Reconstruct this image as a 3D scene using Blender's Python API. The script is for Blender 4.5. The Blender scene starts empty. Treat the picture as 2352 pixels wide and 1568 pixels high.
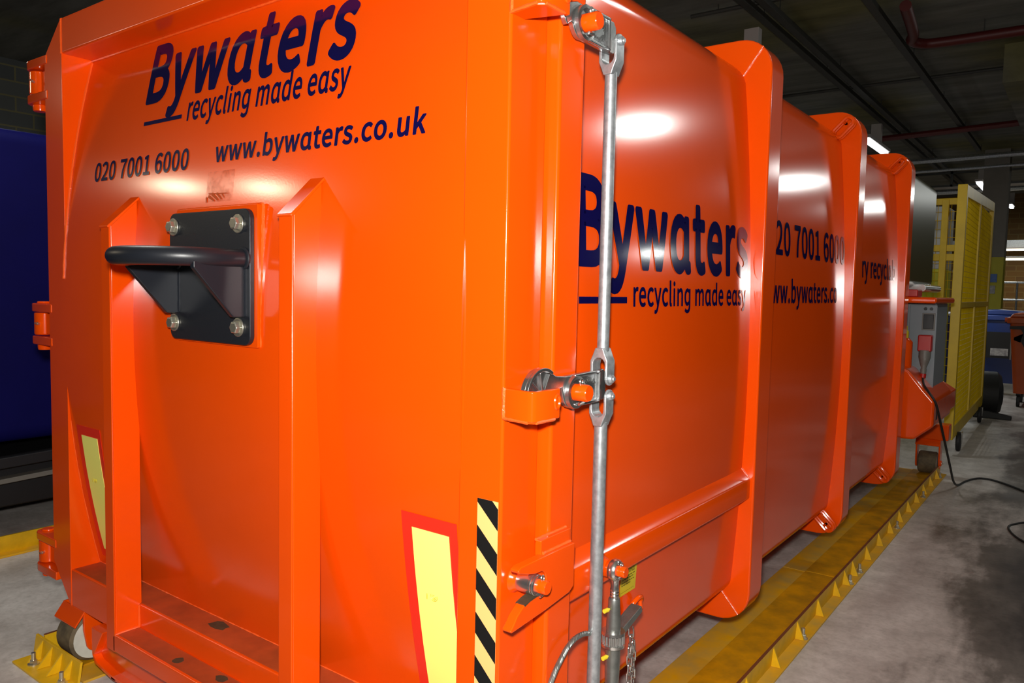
import bpy, bmesh, math, random, json
from mathutils import Vector, Matrix
random.seed(4)
S = bpy.context.scene
COL = S.collection

# ------------------------------------------------------------------ camera
YAW, PIT, ROL, FPX = 0.6410342, -0.06867159, 0.02140031, 1773.54
CAM = Vector((1.086, -1.427, 1.6))
fw = Vector((-math.sin(YAW)*math.cos(PIT), math.cos(YAW)*math.cos(PIT), math.sin(PIT)))
r0 = Vector((math.cos(YAW), math.sin(YAW), 0)); u0 = r0.cross(fw)
rt = math.cos(ROL)*r0 + math.sin(ROL)*u0
up = -math.sin(ROL)*r0 + math.cos(ROL)*u0
cd = bpy.data.cameras.new('camera'); cd.sensor_width = 36; cd.lens = 36*FPX/2352; cd.clip_start = .02; cd.clip_end = 200
co = bpy.data.objects.new('camera', cd); COL.objects.link(co)
co.matrix_world = Matrix(((rt.x, up.x, -fw.x, CAM.x), (rt.y, up.y, -fw.y, CAM.y), (rt.z, up.z, -fw.z, CAM.z), (0, 0, 0, 1)))
S.camera = co

# ------------------------------------------------------------------ world, exposure, lights
S.view_settings.view_transform = 'Standard'; S.view_settings.look = 'None'
S.view_settings.gamma = 1; S.view_settings.use_curve_mapping = False
S.view_settings.exposure = 0.0
W = bpy.data.worlds.new('world'); S.world = W; W.use_nodes = True
W.node_tree.nodes['Background'].inputs[0].default_value = (.9, .95, 1, 1)
W.node_tree.nodes['Background'].inputs[1].default_value = 0.002

def area(name, loc, target, sx, sy, power, color=(1, .95, .88), spread=180):
    l = bpy.data.lights.new(name, 'AREA'); l.shape = 'RECTANGLE'; l.size = sx; l.size_y = sy
    l.energy = power; l.color = color; l.spread = math.radians(spread)
    o = bpy.data.objects.new(name, l); COL.objects.link(o); o.location = loc
    d = Vector(target) - Vector(loc); o.rotation_euler = d.to_track_quat('-Z', 'Y').to_euler()
    return o
# the photographer's flash, just above the lens
fl_ = bpy.data.lights.new('flash', 'POINT'); fl_.shadow_soft_size = .05; fl_.energy = 400; fl_.color = (1, .97, .92)
flo = bpy.data.objects.new('flash', fl_); COL.objects.link(flo); flo.location = (1.075, -1.47, 1.765)
# battens under the ceiling beside and behind the photographer
def batten_light(x, y, p, L=1.3, w=.15, z=4.05, aim=(-.3, 1.2, 1.6), col=(.97, 1, .95)):
    o = area('ceiling_batten_light', (x, y, z), aim, L, w, p, col)
batten_light(3.06, 7.05, 18, .5, .18); batten_light(2.98, 12.75, 13, .6, .16); batten_light(2.55, 17.6, 11, .8, .16)
batten_light(6.0, 12.9, 7, .4, .12, 2.82)
batten_light(-9.8, -4.43, 19, .45, .18, aim=(-1.2, 0, 1.9), col=(1, .84, .60)); batten_light(-8.4, -5.0, 24, .45, .18, aim=(-1.2, 0, 1.9), col=(1, .84, .60))
for x, y, p in ((-3.2, .1, 30), (-7.5, 1.5, 22), (1.5, 3.4, 16), (.2, -5.5, 8)):
    batten_light(x, y, p, aim=(x, y, 0))
S.cycles.blur_glossy = 0.0

# ------------------------------------------------------------------ materials
def nodes(name):
    m = bpy.data.materials.new(name); m.use_nodes = True
    nt = m.node_tree; return m, nt, nt.nodes['Principled BSDF']
def setp(b, **k):
    for n, v in k.items(): b.inputs[n.replace('_', ' ')].default_value = v
def noise(nt, scale, detail=4, rough=.6, coord='Object', stretch=None):
    tc = nt.nodes.new('ShaderNodeTexCoord'); n = nt.nodes.new('ShaderNodeTexNoise')
    n.inputs['Scale'].default_value = scale; n.inputs['Detail'].default_value = detail; n.inputs['Roughness'].default_value = rough
    src = tc.outputs[coord]
    if stretch:
        mp = nt.nodes.new('ShaderNodeMapping'); mp.inputs['Scale'].default_value = stretch
        nt.links.new(src, mp.inputs[0]); src = mp.outputs[0]
    nt.links.new(src, n.inputs['Vector']); return n
def ramp(nt, src, stops):
    r = nt.nodes.new('ShaderNodeValToRGB'); e = r.color_ramp.elements
    while len(e) < len(stops): e.new(.5)
    for q, (p, c) in zip(e, stops): q.position = p; q.color = (*c, 1) if len(c) == 3 else c
    nt.links.new(src, r.inputs[0]); return r
def bump(nt, b, src, strength, dist=.002):
    q = nt.nodes.new('ShaderNodeBump'); q.inputs['Strength'].default_value = strength; q.inputs['Distance'].default_value = dist
    nt.links.new(src, q.inputs['Height']); nt.links.new(q.outputs[0], b.inputs['Normal'])
def mat(name, col, rough=.5, metal=0, spec=.5, coat=0, mott=0, mscale=6, bstr=0, bscale=60, col2=None, coatr=.1):
    m, nt, b = nodes(name); setp(b, Roughness=rough, Metallic=metal)
    b.inputs['Specular IOR Level'].default_value = spec; b.inputs['Coat Weight'].default_value = coat; b.inputs['Coat Roughness'].default_value = coatr
    if mott or col2:
        n = noise(nt, mscale); c2 = col2 or tuple(c*(1-mott) for c in col)
        r = ramp(nt, n.outputs[0], [(.35, col), (.7, c2)]); nt.links.new(r.outputs[0], b.inputs['Base Color'])
    else: b.inputs['Base Color'].default_value = (*col, 1)
    if bstr: n2 = noise(nt, bscale, 2); bump(nt, b, n2.outputs[0], bstr)
    return m
ORG = (.84, .074, .0012)
ORANGE = mat('orange_paint', ORG, .15, spec=.5, mott=.06, mscale=2.2, bstr=.02, bscale=160)
SIDE = mat('orange_side_paint', ORG, .135, spec=.55, mott=.06, mscale=1.5, bstr=.012, bscale=90)
DULL = mat('worn_orange_paint', (.46, .07, .012), .6, mott=.35, mscale=9)
NAVY = mat('navy_vinyl', (.004, .003, .050), .10, spec=.5)
GREY = mat('anthracite_paint', (.011, .013, .018), .38, spec=.5, bstr=.05, bscale=160)
GALV = mat('galvanised_steel', (.60, .63, .65), .36, metal=.75, col2=(.36, .38, .40), mscale=45, bstr=.08, bscale=90)
CAST = mat('zinc_plated_casting', (.52, .53, .53), .27, metal=.95, col2=(.36, .37, .37), mscale=30, bstr=.12, bscale=140)
STEEL = mat('bright_steel', (.66, .66, .64), .22, metal=.95)
DSTEEL = mat('dull_steel', (.30, .31, .29), .40, metal=.8, mott=.3, mscale=30)
BOLT = mat('zinc_bolt', (.62, .60, .50), .32, metal=.9)
REDT = mat('red_reflective_tape', (.80, .025, .010), .35)
YELT = mat('yellow_reflective_tape', (1.0, .96, .22), .4)
PEACH = mat('peach_reflective_tape', (.95, .50, .17), .4)
BLACK = mat('black_film', (.004, .004, .004), .5)
YEL = mat('yellow_paint', (.80, .40, .001), .55, spec=.25, col2=(.50, .33, .07), mscale=5, mott=.2)
YELB = mat('bright_yellow_paint', (.78, .45, .003), .45, mott=.2, mscale=14)
RUBY = mat('rubbed_steel_edge', (.20, .055, .012), .6, mott=.3, mscale=12)
CAGE = mat('cage_yellow_paint', (.72, .47, .002), .4, mott=.15)
RUBBER = mat('black_rubber', (.010, .010, .010), .6)
PLAST = mat('white_nylon', (.62, .64, .56), .5, mott=.15, mscale=20)
TREAD = mat('dirty_wheel_tread', (.17, .125, .065), .75, col2=(.08, .06, .035), mscale=22)
BLUE = mat('blue_paint', (.002, .002, .075), .6, spec=.12, mott=.2, mscale=2)
BINB = mat('blue_bin_plastic', (.008, .03, .16), .4)
BINO = mat('orange_bin_plastic', (.50, .075, .008), .4, mott=.1)
CHASS = mat('black_chassis', (.008, .008, .010), .5)
LABEL = mat('yellow_label', (.62, .48, .02), .45)
OLIVE = mat('hopper_paint', (.050, .045, .010), .32, spec=.35)
PANEL = mat('grey_cabinet', (.20, .23, .25), .4)
REDP = mat('red_plastic', (.42, .012, .008), .4)
GREYP = mat('grey_plastic', (.16, .15, .13), .5)
CONC = mat('grey_painted_concrete', (.24, .22, .19), .75, mott=.15, mscale=3)
PILY = mat('yellow_pillar_paint', (.55, .48, .01), .55, mott=.1)
REDPIPE = mat('red_pipe_paint', (.09, .006, .005), .5)
TRUNK = mat('grey_trunking', (.035, .035, .03), .6)
BOXM = mat('lamp_body', (.38, .35, .33), .6)
SIGNB = mat('blue_sign', (.05, .13, .42), .5, col2=(.10, .2, .5), mscale=30)
SIGNW = mat('grey_white_sign', (.55, .53, .5), .5, col2=(.18, .17, .17), mscale=14)
WELD = mat('painted_weld', (.86, .11, .015), .25, bstr=.6, bscale=140)
YNIP = mat('yellow_plastic_cap', (.8, .62, .03), .4)
BUFF = mat('bare_scraped_steel', (.08, .06, .035), .5, metal=.3, mott=.4, mscale=60)
CHIP = mat('chipped_paint', (.07, .045, .02), .7, mott=.4, mscale=60)
def emit(name, col, s):
    m, nt, b = nodes(name); setp(b, Roughness=.4); b.inputs['Base Color'].default_value = (*col, 1)
    b.inputs['Emission Color'].default_value = (*col, 1); b.inputs['Emission Strength'].default_value = s; return m
TUBE = emit('lit_tube', (.93, .98, 1), 5)
WARM = emit('lit_warm_tube', (1, .86, .55), 5)

def floor_mat():
    m, nt, b = nodes('stained_concrete')
    n1 = noise(nt, .75, 7, .62, stretch=(1.6, .55, 1)); n2 = noise(nt, 5, 6, .7); n3 = noise(nt, 38, 3, .6)
    tc = nt.nodes.new('ShaderNodeTexCoord'); sp = nt.nodes.new('ShaderNodeSeparateXYZ'); nt.links.new(tc.outputs['Object'], sp.inputs[0])
    mr = nt.nodes.new('ShaderNodeMapRange'); nt.links.new(sp.outputs[0], mr.inputs[0])
    for k, v in zip((1, 2, 3, 4), (.25, .95, .10, -.07)): mr.inputs[k].default_value = v
    ad = nt.nodes.new('ShaderNodeMath'); ad.operation = 'ADD'; nt.links.new(n1.outputs[0], ad.inputs[0]); nt.links.new(mr.outputs[0], ad.inputs[1])
    ms = nt.nodes.new('ShaderNodeMapRange'); nt.links.new(sp.outputs[1], ms.inputs[0])     # colour darkened in front of the door to dim the floor's reflection in it
    for k, v in zip((1, 2, 3, 4), (-.15, -.55, 0, -.22)): ms.inputs[k].default_value = v
    ae = nt.nodes.new('ShaderNodeMath'); ae.operation = 'ADD'; nt.links.new(ad.outputs[0], ae.inputs[0]); nt.links.new(ms.outputs[0], ae.inputs[1])
    r1 = ramp(nt, ae.outputs[0], [(.34, (.06, .05, .045)), (.45, (.17, .15, .13)), (.53, (.55, .50, .46)), (.72, (.78, .73, .68))])
    r2 = ramp(nt, n2.outputs[0], [(.30, (.45, .43, .41)), (.62, (1, 1, 1))])
    mx = nt.nodes.new('ShaderNodeMix'); mx.data_type = 'RGBA'; mx.blend_type = 'MULTIPLY'; mx.inputs[0].default_value = .6
    nt.links.new(r1.outputs[0], mx.inputs[6]); nt.links.new(r2.outputs[0], mx.inputs[7])
    r3 = ramp(nt, n3.outputs[0], [(.3, (.75, .74, .72)), (.55, (1, 1, 1))])
    my = nt.nodes.new('ShaderNodeMix'); my.data_type = 'RGBA'; my.blend_type = 'MULTIPLY'; my.inputs[0].default_value = .6
    nt.links.new(mx.outputs[2], my.inputs[6]); nt.links.new(r3.outputs[0], my.inputs[7])
    nt.links.new(my.outputs[2], b.inputs['Base Color'])
    rr = ramp(nt, n1.outputs[0], [(.35, (.35,)*3), (.6, (.65,)*3)]); nt.links.new(rr.outputs[0], b.inputs['Roughness'])
    bump(nt, b, n3.outputs[0], .25, .003); return m
def ceil_mat():
    m, nt, b = nodes('board_marked_concrete')
    n1 = noise(nt, 1.3, 6, .65, stretch=(.5, 2.2, 1)); n2 = noise(nt, .45, 3, .5)
    r1 = ramp(nt, n1.outputs[0], [(.35, (.10, .10, .085)), (.65, (.19, .19, .165))])
    r2 = ramp(nt, n2.outputs[0], [(.50, (1, 1, 1)), (.66, (1.0, .92, .28))])
    mx = nt.nodes.new('ShaderNodeMix'); mx.data_type = 'RGBA'; mx.blend_type = 'MULTIPLY'; mx.inputs[0].default_value = .8
    nt.links.new(r1.outputs[0], mx.inputs[6]); nt.links.new(r2.outputs[0], mx.inputs[7]); nt.links.new(mx.outputs[2], b.inputs['Base Color'])
    setp(b, Roughness=.8); bump(nt, b, n1.outputs[0], .3, .01); return m
def brick_mat(name, c1, c2, mort, w, h, vec):
    m, nt, b = nodes(name); tc = nt.nodes.new('ShaderNodeTexCoord'); sp = nt.nodes.new('ShaderNodeSeparateXYZ'); cb = nt.nodes.new('ShaderNodeCombineXYZ')
    nt.links.new(tc.outputs['Object'], sp.inputs[0]); nt.links.new(sp.outputs[vec], cb.inputs[0]); nt.links.new(sp.outputs[2], cb.inputs[1])
    k = nt.nodes.new('ShaderNodeTexBrick'); k.inputs['Scale'].default_value = 1; k.inputs['Brick Width'].default_value = w; k.inputs['Row Height'].default_value = h
    k.inputs['Mortar Size'].default_value = .012; k.inputs['Color1'].default_value = (*c1, 1); k.inputs['Color2'].default_value = (*c2, 1); k.inputs['Mortar'].default_value = (*mort, 1)
    nt.links.new(cb.outputs[0], k.inputs['Vector']); nt.links.new(k.outputs[0], b.inputs['Base Color']); setp(b, Roughness=.85); return m
FLOOR = floor_mat(); CEIL = ceil_mat()
BLOCK = brick_mat('dark_blockwork', (.13, .14, .13), (.10, .11, .11), (.22, .20, .10), .45, .205, 1)
BRICK = brick_mat('brown_brickwork', (.16, .085, .02), (.12, .062, .018), (.18, .12, .04), .45, .15, 0)

# ------------------------------------------------------------------ mesh helpers
def base_loc(p):
    v = Vector((0, 0, 0))
    while p is not None: v = v + p.location; p = p.parent
    return v
def obj(name, bm, m, parent=None, bev=0, seg=2, smooth=40, loc=None):
    """link bm (world coordinates) as one mesh object; its origin is the thing's base"""
    o_loc = Vector(loc) if loc is not None else (Vector((0, 0, 0)) if parent is None else base_loc(parent))
    bmesh.ops.translate(bm, verts=bm.verts, vec=-o_loc)
    bmesh.ops.recalc_face_normals(bm, faces=bm.faces)
    me = bpy.data.meshes.new(name); bm.to_mesh(me); bm.free()
    for q in (m if isinstance(m, (list, tuple)) else [m]): me.materials.append(q)
    me.shade_smooth(); me.set_sharp_from_angle(angle=math.radians(smooth))
    o = bpy.data.objects.new(name, me); COL.objects.link(o)
    if parent is not None: o.parent = parent; o.location = (0, 0, 0)
    else: o.location = o_loc
    if bev:
        b = o.modifiers.new('bevel', 'BEVEL'); b.width = bev; b.segments = seg; b.limit_method = 'ANGLE'; b.angle_limit = math.radians(38); b.harden_normals = True
    return o
def thing(name, label, cat, loc, group=None):
    o = bpy.data.objects.new(name, None); COL.objects.link(o); o.location = loc; o.empty_display_size = .1
    return tag(o, label, cat, group)
def tag(o, label=None, cat=None, group=None, kind=None):
    if label: o['label'] = label
    if cat: o['category'] = cat
    if group: o['group'] = group
    if kind: o['kind'] = kind
    return o
def copy_tree(o, parent=None):
    c = o.copy(); COL.objects.link(c)
    if parent is not None: c.parent = parent
    for ch in list(o.children): copy_tree(ch, c)
    return c
def box(bm, x0, x1, y0, y1, z0, z1, mi=0):
    v = [bm.verts.new((x, y, z)) for z in (z0, z1) for y in (y0, y1) for x in (x0, x1)]
    for f in ((0, 1, 3, 2), (4, 5, 7, 6), (0, 1, 5, 4), (2, 3, 7, 6), (0, 2, 6, 4), (1, 3, 7, 5)):
        bm.faces.new([v[i] for i in f]).material_index = mi
    return bm
def B(*a): return box(bmesh.new(), *a)
def prism(bm, pts, a0, a1, axis, mi=0):
    """pts = outline in the two other axes (in order), extruded along axis from a0 to a1"""
    def P(p, a): return {'x': (a, p[0], p[1]), 'y': (p[0], a, p[1]), 'z': (p[0], p[1], a)}[axis]
    A = [bm.verts.new(P(p, a0)) for p in pts]; C = [bm.verts.new(P(p, a1)) for p in pts]; n = len(pts)
    bm.faces.new(A).material_index = mi; bm.faces.new(C[::-1]).material_index = mi
    for i in range(n): bm.faces.new((A[i], A[(i+1) % n], C[(i+1) % n], C[i])).material_index = mi
    return bm
def PR(*a): return prism(bmesh.new(), *a)
def tube(bm, pts, rad, n=12, closed=False, mi=0):
    pts = [Vector(p) for p in pts]; N = len(pts); rads = rad if isinstance(rad, (list, tuple)) else [rad]*N
    rings = []; prev = None
    for i in range(N):
        if closed: t = (pts[(i+1) % N]-pts[i-1]).normalized()
        else: t = (pts[min(i+1, N-1)]-pts[max(i-1, 0)]).normalized()
        if prev is None:
            a = Vector((0, 0, 1)) if abs(t.z) < .9 else Vector((1, 0, 0)); u = t.cross(a).normalized()
        else: u = (prev - t*prev.dot(t)).normalized()
        prev = u; w = t.cross(u)
        rings.append([bm.verts.new(pts[i]+(u*math.cos(k*2*math.pi/n)+w*math.sin(k*2*math.pi/n))*rads[i]) for k in range(n)])
    for i in range(N if closed else N-1):
        a, c = rings[i], rings[(i+1) % N]
        for k in range(n): bm.faces.new((a[k], a[(k+1) % n], c[(k+1) % n], c[k])).material_index = mi
    if not closed:
        bm.faces.new(rings[0][::-1]).material_index = mi; bm.faces.new(rings[-1]).material_index = mi
    return bm
def T(*a, **k): return tube(bmesh.new(), *a, **k)
def cyl(bm, a, b, r, n=20, mi=0): return tube(bm, [a, b], r, n, mi=mi)
def lathe(bm, prof, o, axis, n=24, mi=0):
    """prof = (distance along axis, radius) from point o"""
    ax = Vector(axis).normalized(); a = Vector((0, 0, 1)) if abs(ax.z) < .9 else Vector((1, 0, 0)); u = ax.cross(a).normalized(); w = ax.cross(u)
    rings = [[bm.verts.new(Vector(o)+ax*d+(u*math.cos(k*2*math.pi/n)+w*math.sin(k*2*math.pi/n))*max(r, 1e-4)) for k in range(n)] for d, r in prof]
    for p, q in zip(rings, rings[1:]):
        for k in range(n): bm.faces.new((p[k], p[(k+1) % n], q[(k+1) % n], q[k])).material_index = mi
    bm.faces.new(rings[0][::-1]).material_index = mi; bm.faces.new(rings[-1]).material_index = mi
    return bm
def hexbolt(p, d, r, h, washer=True):
    bm = bmesh.new(); d = Vector(d)
    if washer: lathe(bm, [(0, r*1.45), (h*.25, r*1.45)], p, d, 20)
    lathe(bm, [(0, r), (h*.85, r), (h, r*.86)], p, d, 6); return bm
def arc(cx, cy, r, a0, a1, n=8): return [(cx+r*math.cos(math.radians(a0+(a1-a0)*i/n)), cy+r*math.sin(math.radians(a0+(a1-a0)*i/n))) for i in range(n+1)]
def rrect(x0, x1, z0, z1, r, n=5):
    return arc(x1-r, z1-r, r, 0, 90, n)+arc(x0+r, z1-r, r, 90, 180, n)+arc(x0+r, z0+r, r, 180, 270, n)+arc(x1-r, z0+r, r, 270, 360, n)
def seam(parent, a, b, r, m=None):
    return obj('weld_seam', bead(bmesh.new(), a, b, r), m or WELD, parent)
def bead(bm, a, b, r, n=6):
    a, b = Vector(a), Vector(b); L = (b-a).length; k = max(3, int(L/(r*2.2)))
    return tube(bm, [a.lerp(b, i/k) for i in range(k+1)], [r*random.uniform(.75, 1.2) for _ in range(k+1)], n)

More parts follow.
